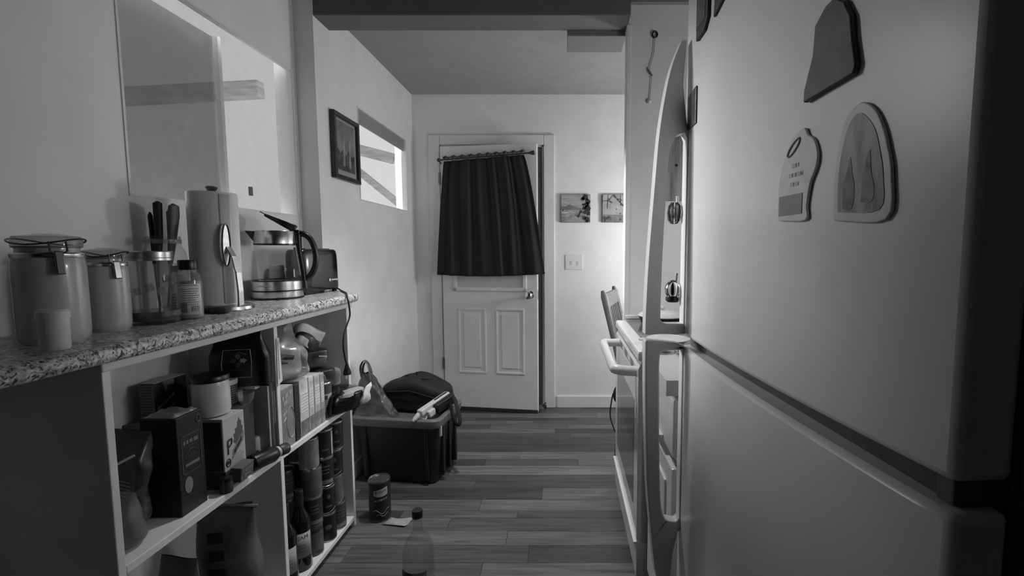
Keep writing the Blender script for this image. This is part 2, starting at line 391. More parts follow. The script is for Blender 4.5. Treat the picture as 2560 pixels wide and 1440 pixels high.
# outside
gr = struct(mesh('ground', MB().box(-30, 30, -30, 30, -.6, -.12), M('outdoor_ground', .3, .9, .2, 1.5), smooth=False), 'ground outside the house', 'ground')
def beam(a, b, r, label, m):
    a, b = Vector(a), Vector(b); d = b - a; sidev = d.cross(Vector((0, 0, 1)))
    o = mesh('pergola_beam', MB().obox((a + b) / 2, d, sidev, sidev.cross(d), d.length / 2, r * .7, r), m, smooth=False, bevel=.01)
    return tag(o, label, 'beam')
bm_m = M('weathered_beam', .30, .8, .3, 6, stretch=(1, 1, 6))
beam((-3.2, 3.2, 2.27), (-2.06, 3.22, 2.335), .055, 'weathered horizontal beam outside the wide kitchen window', bm_m)
beam((-2.35, 4.6, 2.31), (-1.68, 4.6, 2.14), .05, 'upper weathered beam outside the small entry window', bm_m)
beam((-2.2, 4.7, 2.14), (-1.66, 4.7, 1.70), .035, 'slanting brace outside the small entry window', bm_m)

# ================================================================== LEFT: COUNTER AND SHELF UNIT
SX, SY0, SY1 = -.955, .93, 2.01
su = thing('shelf_unit', 'open white pantry shelf unit under the mottled countertop', 'shelf unit', (0, 0, 0))
for yy in (SY0, SY1 - .018): mesh('side_panel', MB().box(KW + .004, SX, yy, yy + .018, .0, 1.0), shelf_m, su, smooth=False, bevel=.002)
mesh('divider', MB().box(KW + .01, SX, 1.491, 1.509, .05, 1.0), shelf_m, su, smooth=False, bevel=.002)
mesh('back_panel', MB().box(KW + .004, KW + .01, SY0 + .018, SY1 - .018, .05, 1.0), shelf_m, su, smooth=False)
for (a, b) in ((SY0 + .018, 1.491), (1.509, SY1 - .018)):
    mesh('shelf_board', MB().box(KW + .01, SX, a, b, .545, .565), shelf_m, su, smooth=False, bevel=.002)
    mesh('shelf_board', MB().box(KW + .01, SX, a, b, .03, .05), shelf_m, su, smooth=False, bevel=.002)
mesh('top_rail', MB().box(KW + .004, SX + .012, SY0 - .01, SY1 + .01, 1.0, 1.024), M('rail_paint', .66, .45, .04, 12), su, smooth=False, bevel=.003)
mesh('shelf_clip', MB().box(SX - .05, SX - .035, 1.098, 1.106, .988, 1.0), dark_m, su, smooth=False)
poly = [(-.905, .60), (-.905, 1.985), (-.913, 2.02), (-1.075, 2.205), (KW + .003, 2.207), (KW + .003, .60)]
ct = tag(mesh('countertop', MB().prism(poly, 1.024, 1.060, lambda a, b, d: (a, b, d)), granite_m, bevel=.012), 'long light mottled countertop over the pantry shelves', 'countertop')
CZ = 1.060

# --- canisters with clip lids
def clip_jar(name, label, loc, r, h, rz):
    t = thing(name, label, 'jar', loc, rz, 'clip-top canisters')
    mesh('jar_body', MB().lathe([(r * .86, 0), (r * .97, .008), (r, .02), (r, h * .66), (r * .97, h * .74), (r * .86, h * .79), (r * .86, h * .83)]), M('milky_ceramic', .48, .18, .04, 10, coat=.4), t)
    mesh('steel_band', MB().lathe([(r * .985, h * .74), (r * 1.0, h * .745), (r * 1.0, h * .775), (r * .96, h * .785)], cap=(False, False)), chrome, t)
    ld = mesh('lid', MB().lathe([(r * .9, h * .84), (r * .95, h * .845), (r * .95, h * .90), (r * .9, h * .925), (r * .3, h * .95), (.001, h * .952)]), G('lid_glass', .75, .06, .5, .2), t)
    mesh('seal_ring', MB().lathe([(r * .86, h * .825), (r * .93, h * .83), (r * .93, h * .842), (r * .86, h * .845)]), grey_pl, ld)
    wire = [(r * 1.02 * cos(a), r * 1.02 * sin(a), h * .88 + .006 * sin(a * 2)) for a in [2 * pi * i / 28 for i in range(28)]]
    mesh('wire_bail', MB().tube(wire, .0018, 6, True).tube([(r * 1.02, .012, h * .88), (r * 1.1, .012, h * .80), (r * 1.08, .0, h * .76), (r * 1.1, -.012, h * .80), (r * 1.02, -.012, h * .88)], .0018, 6), M('dark_wire', .08, .35, .1, 20, metal=.9), t)
    mesh('clasp_lever', MB().obox((r * 1.12, 0, h * .70), (1, 0, .15), (0, 1, 0), (.15, 0, -1), .003, .007, h * .10), M('clasp_steel', .25, .3, .1, 20, metal=1), t, bevel=.002)
    return t
clip_jar('clip_jar', 'large milky clip-top canister at the near end of the countertop', (-1.062, .948, CZ), .054, .235, R(-28))
clip_jar('clip_jar', 'smaller milky clip-top canister beside the clear mason jar', (-1.082, 1.083, CZ), .040, .205, R(-20))
t = thing('tub', 'small white lidded tub in front of the large canister', 'tub', (-.975, .868, CZ))
mesh('tub_body', MB().lathe([(.019, 0), (.021, .004), (.022, .06)]), white_p, t); mesh('lid', MB().lathe([(.0235, .06), (.0235, .074), (.02, .078), (.001, .079)]), white_p, t)

def mason(name, label, loc, r, h, lid=True, liquid=0, rz=0):
    t = thing(name, label, 'jar', loc, rz)
    prof = [(r * .80, .0), (r * .93, .004), (r, .018), (r, h * .72), (r * .93, h * .80), (r * .78, h * .86), (r * .76, h * .985), (r * .74, h * .99), (r * .73, h * .93)]
    mesh('glass_jar', MB().lathe(prof, 36, cap=(True, False)), glass_m, t)
    em = MB()
    for k, a in enumerate((-.5, -.1, .3)):
        em.add(*[[cyl(r, .0006, R(-70))(r * a + dx, h * (.46 + .05 * (k % 2)) + dz) for dx, dz in ((-.008, -.01), (.010, -.006), (.006, .012), (-.01, .008))], [(0, 1, 2, 3)]])
    mesh('embossed_mark', em, G('embossed_glass', .55, .1, .4, .15), t)
    if lid:
        l = mesh('screw_lid', MB().lathe([(r * .80, h * .865), (r * .82, h * .87), (r * .82, h * .90), (r * .80, h * .905), (r * .82, h * .91), (r * .82, h * .985), (r * .78, h), (.001, h)], 36), M('zinc_lid', .45, .3, .1, 20, metal=.9), t)
    else:
        mesh('rim_thread', MB().lathe([(r * .775, h * .90), (r * .80, h * .91), (r * .775, h * .92), (r * .80, h * .94), (r * .775, h * .955)], 36, cap=(False, False)), G('thread_glass', .75, .1, .6, .2), t)
    if liquid: mesh('contents', MB().lathe([(.001, .009), (r * .78, .009), (r * .955, .02), (r * .955, liquid), (.001, liquid)], 32), M('murky_liquid', .12, .12, .5, 60, trans=.2), t)
    return t
mason('mason_jar', 'clear mason jar with a zinc lid and a little murky liquid', (-1.07, 1.188, CZ), .057, .188, True, .034, .4)
mason('mason_jar', 'open clear jar holding knives and spatulas behind the mason jar', (-1.180, 1.355, CZ), .055, .232, False, 0, .9)
ux, uy = -1.180, 1.355
def utensil(name, label, pts, r, mat, flat=1.0, blade=None):
    t = thing(name, label, 'utensil', (ux, uy, CZ)); mesh('handle', MB().tube(pts, r, 10, flat=flat), mat, t)
    if blade: mesh('blade', MB().tube(blade, .004, 6), chrome, t)
utensil('knife', 'knife with a straight black handle standing in the open jar', [(-.008, -.012, .16), (.0, -.012, .22), (.004, -.013, .325), (.004, -.013, .33)], [.008, .010, .011, .004], blackmatte, 1, [(-.01, -.012, .02), (-.008, -.012, .16)])
utensil('knife', 'thin dark knife leaning left in the open jar', [(-.028, .0, .15), (-.025, -.004, .22), (-.026, -.006, .29), (-.026, -.006, .30)], [.005, .006, .006, .002], blackmatte, 1, [(-.02, .0, .02), (-.028, .0, .15)])
utensil('spatula', 'dark broad-handled spatula leaning right in the open jar', [(.015, .004, .15), (.026, .004, .22), (.034, .004, .29), (.036, .004, .318), (.034, .004, .325)], [.008, .013, .019, .017, .004], M('grey_handle', .05, .5), .5, [(.0, .004, .02), (.015, .004, .15)])
utensil('spoon', 'steel-edged server between the knife and the spatula', [(.006, .012, .15), (.013, .012, .22), (.020, .012, .30), (.022, .012, .315)], [.006, .009, .015, .004], M('server_steel', .25, .35, .1, 20, metal=.6), .5, [(.0, .012, .02), (.006, .012, .15)])

t = thing('spice_bottle', 'clear bottle with a black cap and white printed label', 'bottle', (-1.040, 1.268, CZ), R(-55))
mesh('bottle_body', MB().lathe([(.024, 0), (.028, .004), (.0295, .012), (.0295, .108), (.026, .122), (.019, .128), (.019, .140)], 28), G('bottle_glass', .7, .05, .4, .2), t)
mesh('filling', MB().lathe([(.001, .004), (.026, .005), (.027, .012), (.027, .104), (.001, .105)], 24), M('pale_powder', .42, .8, .2, 80), t)
mesh('cap', MB().lathe([(.022, .136), (.0225, .138), (.0225, .160), (.021, .163), (.001, .163)], 28), black_m, t)
mesh('paper_label', quad(cyl(.0295, .0006), -.034, .030, .014, .098, 14), paper_m, t, solid=.0004)
mesh('label_print', print_rows([(-.002, .094, .045)] + [(.004, .084 - .006 * k, .040 - (k % 3) * .006) for k in range(8)], cyl(.0295, .0012), 3, lh=.0022), mid_m, t)
mesh('barcode', print_rows([(.014, .024 + .004 * k, .020) for k in range(4)], cyl(.0295, .0012), 4, lh=.0035), grey_pl, t)
mesh('label_emblem', quad(cyl(.0295, .0013), -.022, -.004, .020, .046, 6), mid_m, t)
t = thing('spice_bottle', 'slim dark bottle squeezed between the mason jar and the black-capped bottle', 'bottle', (-1.103, 1.305, CZ), R(-45))
mesh('bottle_body', MB().lathe([(.017, 0), (.019, .004), (.019, .085), (.012, .105), (.010, .13)], 20), G('amber_glass', .35, .05, .4, .3), t)
mesh('paper_label', quad(cyl(.019, .0006), -.022, .022, .03, .075, 10), pale_m, t, solid=.0004)
mesh('label_print', print_rows([(0, .066 - .008 * k, .032) for k in range(5)], cyl(.019, .0012), 8, lh=.004), dark_m, t)
mesh('cap', MB().lathe([(.012, .128), (.012, .145), (.001, .146)], 20), dark_m, t)

# pale plastic bag behind the canisters
t = thing('produce_bag', 'pale crumpled plastic bag against the wall behind the canisters', 'bag', (-1.19, 1.10, CZ), .3)
mesh('bag_film', bag_mb(.12, .20, .08, 4, .026, top_w=.35), M('cloudy_film', .34, .4, .1, 14), t, sub=1)

# --- paper towel
t = thing('paper_towel_holder', 'steel paper towel holder with a curved tension arm', 'paper towel holder', (-1.118, 1.475, CZ))
mesh('base_plate', MB().lathe([(.078, 0), (.080, .003), (.078, .012), (.070, .016), (.001, .016)], 40, sx=1.0), chrome, t, loc=(.028, -.008, 0))
mesh('post', MB().lathe([(.006, .012), (.006, .378)], 12), chrome, t)
mesh('finial', MB().lathe([(.006, .366), (.009, .372), (.016, .384), (.017, .388), (.012, .391), (.001, .391)], 20), M('dark_finial', .10, .3, .1, 20, metal=.8), t)
arm = [(.093, -.03, .012), (.094, -.03, .06), (.090, -.03, .12), (.078, -.03, .17), (.064, -.03, .198), (.054, -.03, .206)]
am = MB()
for i in range(len(arm) - 1):
    a, b = Vector(arm[i]), Vector(arm[i + 1]); d = b - a
    am.obox((a + b) / 2, d, (0, 1, 0), d.cross(Vector((0, 1, 0))), d.length / 2 + .002, .011, .0028)
mesh('tension_arm', am, chrome, t, bevel=.001)
pad = MB().prism([(.017 * cos(2 * pi * k / 24), .066 * sin(2 * pi * k / 24)) for k in range(24)], -.005, .005, lambda a, b, d: (.060 + d + b * .02, -.040 + a, .205 + b))
mesh('roller_pad', pad, chrome, t, bevel=.002)
mesh('pad_rim', MB().tube([(.066 + sin(2 * pi * k / 24) * .00132, -.040 + .017 * cos(2 * pi * k / 24), .205 + .066 * sin(2 * pi * k / 24)) for k in range(24)], .0018, 6, True), M('rim_dark_steel', .12, .3, .1, 20, metal=1), t)  # rim of the pad in darker steel
t = thing('paper_towel_roll', 'tall white paper towel roll on the steel holder', 'paper towel', (-1.118, 1.475, CZ + .0165))
mesh('paper_roll', MB().lathe([(.018, .0), (.0655, .0), (.0665, .003), (.0665, .350), (.0655, .353), (.018, .353), (.018, 0)], 44), M('soft_tissue', .66, .85, .03, 40, bump=.15), t)
mesh('loose_sheet', MB().grid(8, 2, lambda u, v: (.0672 * cos(R(-40 + 26 * u)) * (1 + .05 * u), .0672 * sin(R(-40 + 26 * u)) * (1 + .05 * u), .006 + .34 * v)), MATS['soft_tissue'], t, solid=.0006)
mesh('cardboard_core', MB().lathe([(.0175, .0), (.0175, .354), (.0165, .354), (.0165, 0)], 20), M('cardboard', .2, .8), t)
for k, (x, y, a, lb) in enumerate(((-1.038, 1.372, .2, 'dark grey scouring pad lying in front of the paper towel base'), (-1.085, 1.375, 1.0, 'dark sponge half behind the black-capped bottle'))):
    o = mesh('scouring_pad', MB().box(-.026, .026, -.017, .017, 0, .021), M('pad_fibre', .05, .9, .3, 120, bump=.4), bevel=.008, loc=(x, y, CZ), rz=a); tag(o, lb, 'sponge')

# --- kettle
t = thing('electric_kettle', 'glass and steel electric kettle with its black lid raised', 'kettle', (-1.138, 1.815, CZ), 0)
mesh('power_base', MB().lathe([(.090, 0), (.091, .004), (.089, .008)], 40), black_m, t)
mesh('steel_base', MB().lathe([(.0885, .008), (.0890, .010), (.0890, .030), (.0880, .0305)], 48), chrome, t)
mesh('black_ring', MB().lathe([(.086, .030), (.087, .031), (.087, .036), (.086, .037)], 40), black_m, t)
sb = mesh('steel_collar', MB().lathe([(.0885, .036), (.0885, .068), (.0865, .070)], 48), chrome, t)
mesh('maker_print', print_rows([(0, .054, .052)], cyl(.0885, .0008, R(-86)), 12, lh=.0045), lite_ink, sb)
mesh('glass_body', MB().lathe([(.0855, .070), (.0855, .085), (.082, .13), (.075, .185), (.0715, .212)], 48, cap=(False, False)), glass_m, t)
mesh('lower_gasket', MB().lathe([(.087, .068), (.087, .073), (.0845, .074)], 48, cap=(False, False)), black_m, t)
mesh('upper_gasket', MB().lathe([(.0725, .209), (.0735, .210), (.0735, .214), (.0725, .215)], 48, cap=(False, False)), black_m, t)
mesh('steel_neck', MB().lathe([(.0725, .214), (.0715, .262), (.0700, .264), (.0695, .262), (.0705, .214)], 48, cap=(False, False)), chrome, t)
hd = Vector((.66, -.75, 0)); hd = Vector((.88, .44, 0)).normalized()     # handle to the right of the camera's view
sd = -hd; pv = Vector((-hd.y, hd.x, 0))
sp = MB(); base_r = .069
A = [hd * -base_r + pv * .030 + Vector((0, 0, .262)), hd * -base_r - pv * .030 + Vector((0, 0, .262)), hd * -(base_r + .030) + Vector((0, 0, .264)), hd * -base_r + Vector((0, 0, .218))]
sp.add(A, [(0, 1, 2), (0, 2, 3), (1, 3, 2), (0, 3, 1)])
mesh('spout', sp, black_m, t, smooth=False)
hp = [hd * .066 + Vector((0, 0, .255)), hd * .095 + Vector((0, 0, .258)), hd * .122 + Vector((0, 0, .240)), hd * .137 + Vector((0, 0, .195)), hd * .140 + Vector((0, 0, .150)), hd * .130 + Vector((0, 0, .105)), hd * .110 + Vector((0, 0, .078)), hd * .093 + Vector((0, 0, .066))]
mesh('handle', MB().tube(hp, [.012, .0135, .0125, .0115, .0115, .0125, .013, .010], 12), black_m, t, sub=1)
mesh('handle_spine', MB().tube([hd * .078 + Vector((0, 0, .262)), hd * .080 + Vector((0, 0, .19)), hd * .090 + Vector((0, 0, .11)), hd * .0935 + Vector((0, 0, .036))], [.013, .010, .010, .011], 10), black_m, t)
mesh('water_gauge', MB().tube([hd * .066 + pv * -.012 + Vector((0, 0, .20)), hd * .078 + pv * -.012 + Vector((0, 0, .09))], .006, 8), M('gauge_grey', .15, .4), t)
ld = MB().prism([(-.004, -.052), (.010, -.062), (.085, -.018), (.110, -.004), (.114, .004), (.085, .022), (.010, .058), (-.004, .05)], -.005, .005, lambda a, b, d: (0, 0, 0))
ld = MB()
lp = [(-.004, -.040), (.03, -.055), (.075, -.045), (.110, -.015), (.112, .015), (.075, .045), (.03, .055), (-.004, .040)]
la = R(33)
def lidp(a, b, d):
    p = hd * (.060 - a * cos(la) + d * sin(la)) + pv * b * .9 + Vector((0, 0, .266 + a * sin(la) + d * cos(la))); return tuple(p)
ld.prism(lp, -.004, 1.0, lambda a, b, d: lidp(a, b, d if d < .5 else .006 + .020 * max(0, 1 - a / .10)))
lo = mesh('lid', ld, black_m, t, bevel=.003)
mesh('lid_tab', MB().prism([(.095, -.012), (.128, -.006), (.128, .006), (.095, .012)], .001, .005, lidp), chrome, lo)
mesh('lid_hinge', MB().obox(hd * .068 + Vector((0, 0, .262)), hd, pv, (0, 0, 1), .016, .020, .008), black_m, t, bevel=.003)

# --- white jar behind the kettle, seen through its glass
t = thing('supplement_jar', 'white plastic jar seen through the kettle glass', 'jar', (-1.213, 1.935, CZ))
mesh('jar_body', MB().lathe([(.028, 0), (.030, .004), (.030, .085), (.027, .10), (.024, .104)], 24), white_p, t)
mesh('screw_cap', MB().lathe([(.027, .102), (.0275, .104), (.0275, .125), (.026, .127), (.001, .127)], 24), white_p, t)
mesh('paper_label', quad(cyl(.030, .0006, R(-60)), -.03, .03, .02, .07, 8), pale_m, t, solid=.0004)
# --- toaster
ta = math.atan2(.273, .031) - pi / 2
t = thing('toaster', 'glossy black two-slice toaster at the far end of the countertop', 'toaster', (-1.082, 1.90, CZ), ta)
TL, TW, TH = .265, .100, .195
sec = []
for k in range(33):
    a = 2 * pi * k / 32
    c, s = cos(a), sin(a)
    sec.append((abs(c) ** .45 * (1 if c > 0 else -1), abs(s) ** .45 * (1 if s > 0 else -1)))
tb = MB()
rings = [(.0, .95), (.01, 1.0), (.12, .985), (.165, .96), (.183, .91), (.19, .80), (.192, .5)]
vs = [(-TW / 2 + TW / 2 * sx * q, TL / 2 + TL / 2 * sy * (1 - (1 - q) * .5), .012 + z * .95) for z, q in rings for sx, sy in sec[:-1]]
n = 32
tb.add(vs, [(k * n + i, k * n + (i + 1) % n, (k + 1) * n + (i + 1) % n, (k + 1) * n + i) for k in range(len(rings) - 1) for i in range(n)] + [tuple(range(n)), tuple(range((len(rings) - 1) * n, len(rings) * n))])
shell = mesh('shell', tb, M('gloss_black', .006, .18, .2, 20, coat=.4), t)
for q in (-.034, -.068):
    mesh('bread_slot', MB().box(q - .009, q + .009, .05, TL - .05, .1935, .197), M('slot_steel', .1, .5, .1, 20, metal=.8), t, smooth=False)
for fx in (-.082, -.02):
    for fy in (.03, TL - .03): mesh('foot', MB().lathe([(.010, 0), (.010, .013)], 12), blackmatte, t, loc=(fx, fy, 0))
mesh('lever', MB().box(-.07, -.03, -.016, .0, .10, .114), black_m, t, bevel=.003)
mesh('logo_badge', MB().box(.0, .0015, .168, .178, .050, .062), lite_ink, t, smooth=False)
mesh('logo_print', print_rows([(.206, .056, .048)], lambda a, b: (.0012, a, b), 21, lh=.007), lite_ink, t)
def catmull(P, n=6):
    P = [Vector(p) for p in P]; Q = [P[0] * 2 - P[1]] + P + [P[-1] * 2 - P[-2]]; out = []
    for i in range(1, len(Q) - 2):
        for k in range(n):
            u = k / n; a, b, c, d = Q[i - 1:i + 3]
            out.append(.5 * ((2 * b) + (c - a) * u + (2 * a - 5 * b + 4 * c - d) * u * u + (3 * b - a - 3 * c + d) * u ** 3))
    return out + [P[-1]]
wc = [(-1.072, 2.140, 1.078), (-1.050, 2.135, 1.066), (-1.0, 2.06, 1.0645), (-.95, 1.985, 1.0645), (-.912, 1.91, 1.0645), (-.894, 1.880, 1.05), (-.892, 1.886, 1.02), (-.892, 1.889, .978), (-.892, 1.858, .941), (-.892, 1.831, .905), (-.892, 1.824, .857), (-.892, 1.837, .805), (-.892, 1.848, .782)]
def tl(p):
    d = Vector(p) - Vector((-1.082, 1.90, CZ)); return (d.x * cos(ta) + d.y * sin(ta), -d.x * sin(ta) + d.y * cos(ta), d.z)
cord = [tl(p) for p in wc]; pl_ = Vector(cord[-1])
pc = mesh('power_cord', MB().tube(catmull(cord), .0034, 8), blackmatte, t)
mesh('plug', MB().tube([pl_ + Vector((0, 0, q)) for q in (.004, -.006, -.032, -.040)], [.006, .008, .016, .015], 10), blackmatte, pc)
for q in (-.006, .006): mesh('prong', MB().box(pl_.x - .003, pl_.x + .003, pl_.y + q - .001, pl_.y + q + .001, pl_.z - .058, pl_.z - .038), tin_m, pc, smooth=False)
o = tag(mesh('standing_card', MB().box(-.02, .02, -.004, .004, 0, .075), paper_m, loc=(-1.105, 2.19, CZ), rz=.3, bevel=.002), 'small white card standing behind the toaster by the wall', 'card')

# ================================================================== SHELF CONTENTS
Z1, Z0 = .565, .05
def face_x(x): return lambda a, b: (x, a, b)      # print on a face looking to +x
def face_y(y): return lambda a, b: (a, y, b)      # print on a face looking to -y
def carton(name, label, cat, x0, x1, y0, y1, z0, z1, mat, group=None, rz=0):
    t = thing(name, label, cat, (x1, y0, z0), rz, group)
    mesh('carton_body', MB().box(x0 - x1, 0, 0, y1 - y0, 0, z1 - z0), mat, t, smooth=False, bevel=.002)
    return t
# tall black carton
t = carton('tea_carton', 'tall black carton with a framed label and a silver liner on top', 'carton', -1.075, -.982, 1.128, 1.212, Z1, .825, M('black_card', .012, .45, .3, 30))
D = .084
fr = MB()
for q in ((.010, .074, .105, .108), (.010, .074, .205, .208), (.010, .013, .105, .208), (.071, .074, .105, .208)): fr.box(0, .0008, *q)
mesh('label_frame', fr, M('frame_ink', .06, .5), t, smooth=False)
mesh('label_print', print_rows([(.042, .188, .050)], face_x(.001), 31, lh=.010), M('grey_ink', .16, .5), t)
mesh('label_print', print_rows([(.042, .176, .020), (.042, .150, .022)], face_x(.001), 32, lh=.003), M('grey_ink2', .07, .5), t)
mesh('label_arc', MB().tube([(.001, .018 + .048 * k / 10, .150 + .017 * sin(pi * k / 10)) for k in range(11)], .001, 4), MATS['grey_ink2'], t)
mesh('label_bar', MB().box(0, .001, .020, .064, .124, .131), MATS['grey_ink'], t, smooth=False)
mesh('seal_sticker', MB().prism([(.026 + .013 * cos(2 * pi * k / 14), .075 + .022 * sin(2 * pi * k / 14)) for k in range(14)], 0, .001, lambda a, b, d: (d, a, b)), M('seal_ink', .2, .5), t, smooth=False)
mesh('corner_emblem', MB().tube([(.001, .068 + .006 * cos(2 * pi * k / 12), .238 + .010 * sin(2 * pi * k / 12)) for k in range(12)], .0012, 4, True), MATS['grey_ink'], t)
mesh('foil_liner', MB().grid(14, 8, lambda u, v: (-.088 + .082 * u, .004 + .076 * v, .2605 + .012 * (noise.noise(Vector((u * 5, v * 5, 2))) + .6) * min(1, 6 * min(u, 1 - u, v, 1 - v)))), M('foil', .35, .3, .3, 25, metal=.5), t)
# pale carton with a script logo
t = carton('snack_carton', 'pale carton with a script P logo and a tree, dark band at its foot', 'carton', -1.12, -.970, 1.265, 1.352, Z1, .772, M('pale_card', .45, .55, .06, 20))
mesh('foot_band', MB().box(-.1502, .0006, -.0006, .0876, .0, .052), M('band_print', .06, .5), t, smooth=False)
mesh('side_print', MB().box(-.145, -.004, -.0008, 0, .054, .198), M('side_print', .05, .5, .4, 18), t, smooth=False)
tree = [(.050, .115), (.038, .125), (.042, .135), (.040, .148), (.048, .150), (.047, .162), (.056, .163), (.058, .180), (.062, .182), (.064, .192), (.068, .182), (.074, .178), (.073, .165), (.079, .160), (.076, .146), (.080, .138), (.074, .130)]
mesh('tree_print', MB().prism(tree, 0, .0006, lambda a, b, d: (d, a, b)), M('tree_ink', .09, .5), t, smooth=False)
mesh('logo_ribbon', MB().prism([(.030, .075), (.078, .118), (.083, .132), (.080, .146), (.034, .104)], .0004, .0011, lambda a, b, d: (d, a, b)), M('ribbon_print', .22, .5), t, smooth=False)
mesh('logo_letter', textmb('P', .062, lambda a, b: (.0016, .022 + a * .8, .118 + b + a * .25)), ink_m, t, smooth=False)
mesh('logo_ring', MB().tube([(.001, .014 + .008 * cos(2 * pi * k / 16), .074 + .011 * sin(2 * pi * k / 16)) for k in range(16)], .0016, 4, True).tube([(.001, .014 + .003 * cos(2 * pi * k / 8), .074 + .004 * sin(2 * pi * k / 8)) for k in range(8)], .0014, 4, True), ink_m, t)
v, f = text2d('P', .05)
mesh('logo_script', print_rows([(.0, .0, .05)], lambda a, b: (.0018, .056 + a * .75, .112 + a * .70 + b * 1.2), 40, lh=.011), ink_m, t)
mesh('small_print', print_rows([(.046, .098 - .006 * k, .060 - .02 * (k == 0)) for k in range(7)], lambda a, b: (.0008, a, b + (a - .046) * .12 - .012), 41, lh=.0022), mid_m, t)
# white jar with black lid
t = thing('storage_jar', 'white glass jar with a wide black lid on the pale carton', 'jar', (-1.03, 1.308, .7722))
mesh('jar_body', MB().lathe([(.036, 0), (.043, .004), (.046, .014), (.046, .088), (.043, .098), (.042, .102)], 32), M('white_glass', .60, .25, .03, 8), t)
mesh('lid', MB().lathe([(.045, .101), (.0475, .103), (.0475, .114), (.045, .118), (.040, .118), (.039, .1165), (.001, .1165)], 32), black_m, t)
# cartons hidden at the back carry the can and the printed box
carton('plain_carton', 'plain grey carton standing behind the pale script-logo carton', 'carton', -1.095, -.992, 1.358, 1.428, Z1, .772, M('grey_card', .045, .7))
carton('plain_carton', 'dull brown-grey carton at the back under the nutrition-panel box', 'carton', -1.235, -1.135, 1.25, 1.41, Z1, .762, M('drab_card', .13, .7))
t = carton('mix_box', 'printed box with a nutrition panel standing at the back', 'box', -1.205, -1.163, 1.272, 1.385, .762, .872, M('dark_box_print', .02, .5, .8, 35))
mesh('nutrition_panel', MB().box(-.041, -.001, -.0008, 0, .004, .106), M('panel_print', .13, .6), t, smooth=False)
mesh('panel_print', print_rows([(-.021, .100 - .008 * k, .034) for k in range(11)], face_y(-.0012), 51, lh=.003), ink_m, t)
mesh('top_flap', MB().box(-.041, 0, .002, .111, .110, .1115), pale_m, t, smooth=False)
mesh('front_banner', MB().prism([(.028, .108), (.068, .108), (.066, .093), (.046, .096), (.038, .080)], 0, .0009, lambda a, b, d: (d, a, b)), M('banner_print', .2, .5), t, smooth=False)
mesh('script_print', print_rows([(.0, .0, .06)], lambda a, b: (.0012, .036 + a, .050 + a * .5 + b), 52, lh=.008).add(print_rows([(0, 0, .03)], lambda a, b: (.0012, .05 + a, .022 + a * 1.0 + b), 53, lh=.006).v, print_rows([(0, 0, .03)], lambda a, b: (0, a, b), 53, lh=.006).f), M('script_ink', .25, .5), t, smooth=False)
mesh('front_oval', MB().prism([(.075 + .030 * cos(2 * pi * k / 20), .055 + .036 * sin(2 * pi * k / 20)) for k in range(20)], 0, .0006, lambda a, b, d: (d, a, b)), black_m, t, smooth=False)
# can with a white plastic lid
t = thing('powder_can', 'short can with a white plastic lid and striped dark label', 'can', (-1.058, 1.394, .7722), R(-50))
mesh('can_body', MB().lathe([(.0345, 0), (.0355, .002), (.0355, .068), (.0345, .07)], 28), tin_m, t)
mesh('paper_label', MB().lathe([(.0358, .004), (.0358, .066)], 28), M('dark_label', .025, .5), t)
mesh('label_stripes', print_rows([(.012, .058 - .007 * k, .044) for k in range(8)], cyl(.0358, .0006, R(15)), 61, lh=.003), M('stripe_ink', .22, .5), t)
mesh('label_panel', quad(cyl(.0358, .0006, R(-75)), -.012, .014, .006, .064, 5), pale_m, t)
mesh('plastic_lid', MB().lathe([(.0365, .064), (.0372, .066), (.0372, .076), (.0355, .079), (.034, .0775), (.001, .0775)], 28), M('lid_white', .55, .4), t)
# riser with the coffee bag
t = thing('shelf_riser', 'small white riser shelf under the black coffee bag', 'shelf riser', (-1.2, 1.430, Z1))
mesh('riser_top', MB().box(0, .215, 0, .022, .243, .255), trim_m, t, smooth=False, bevel=.002)
for a in (0, .150): mesh('riser_leg', MB().box(a, a + .01, 0, .022, 0, .243), trim_m, t, smooth=False, bevel=.002)
t = thing('coffee_bag', 'black coffee bag with a thin silver frame and a four-petal emblem', 'bag', (-1.035, 1.442, .8205), R(14))
def cb(u, v):
    a = 2 * pi * u; c, s = cos(a), sin(a)
    px = abs(c) ** .4 * (1 if c > 0 else -1); py = abs(s) ** .5 * (1 if s > 0 else -1)
    ww = .083 if v < .55 else .083 - (.083 - .064) * min(1, (v - .55) / .3)
    dd = .026 * (1 - .9 * max(0, (v - .62) / .38))
    return (px * ww, py * dd, v * .176)
cbm = MB().grid(32, 14, cb); cbm.f.append(tuple(range(32))); cbm.f.append(tuple(reversed(range(len(cbm.v) - 33, len(cbm.v) - 1))))
mesh('bag_body', cbm, M('black_foil', .006, .30, .3, 20), t)
mesh('top_seam', MB().box(-.062, .062, -.005, .005, .150, .153), M('seam_grey', .12, .4), t, smooth=False)
fr = [(-.040, .030), (-.042, .075), (-.036, .118), (.038, .118), (.041, .075), (.038, .030)]
mesh('label_frame', MB().tube([(a, -.0275 + .002 * (b > .1), b) for a, b in fr], .0013, 6, True), M('silver_line', .35, .35, .1, 20, metal=.5), t)
def petal(rot):
    P = [(0, .004), (.007, .009), (.005, .013), (.009, .017), (.004, .019), (0, .026), (-.004, .019), (-.009, .017), (-.005, .013), (-.007, .009)]
    return [(a * cos(rot) - b * sin(rot), a * sin(rot) + b * cos(rot)) for a, b in P]
for k, vv in enumerate((.12, .05, .05, .35)):
    mesh('emblem_petal', MB().prism(petal(k * pi / 2), -.0288, -.0272, lambda a, b, d: (a + .004, d, b + .084)), M('petal_%d' % int(vv * 100), vv, .4), t, smooth=False)
mesh('label_print', print_rows([(-.008, .054, .052), (.026, .044, .012)], face_y(-.0282), 66, lh=.004), M('faint_ink', .04, .5), t)
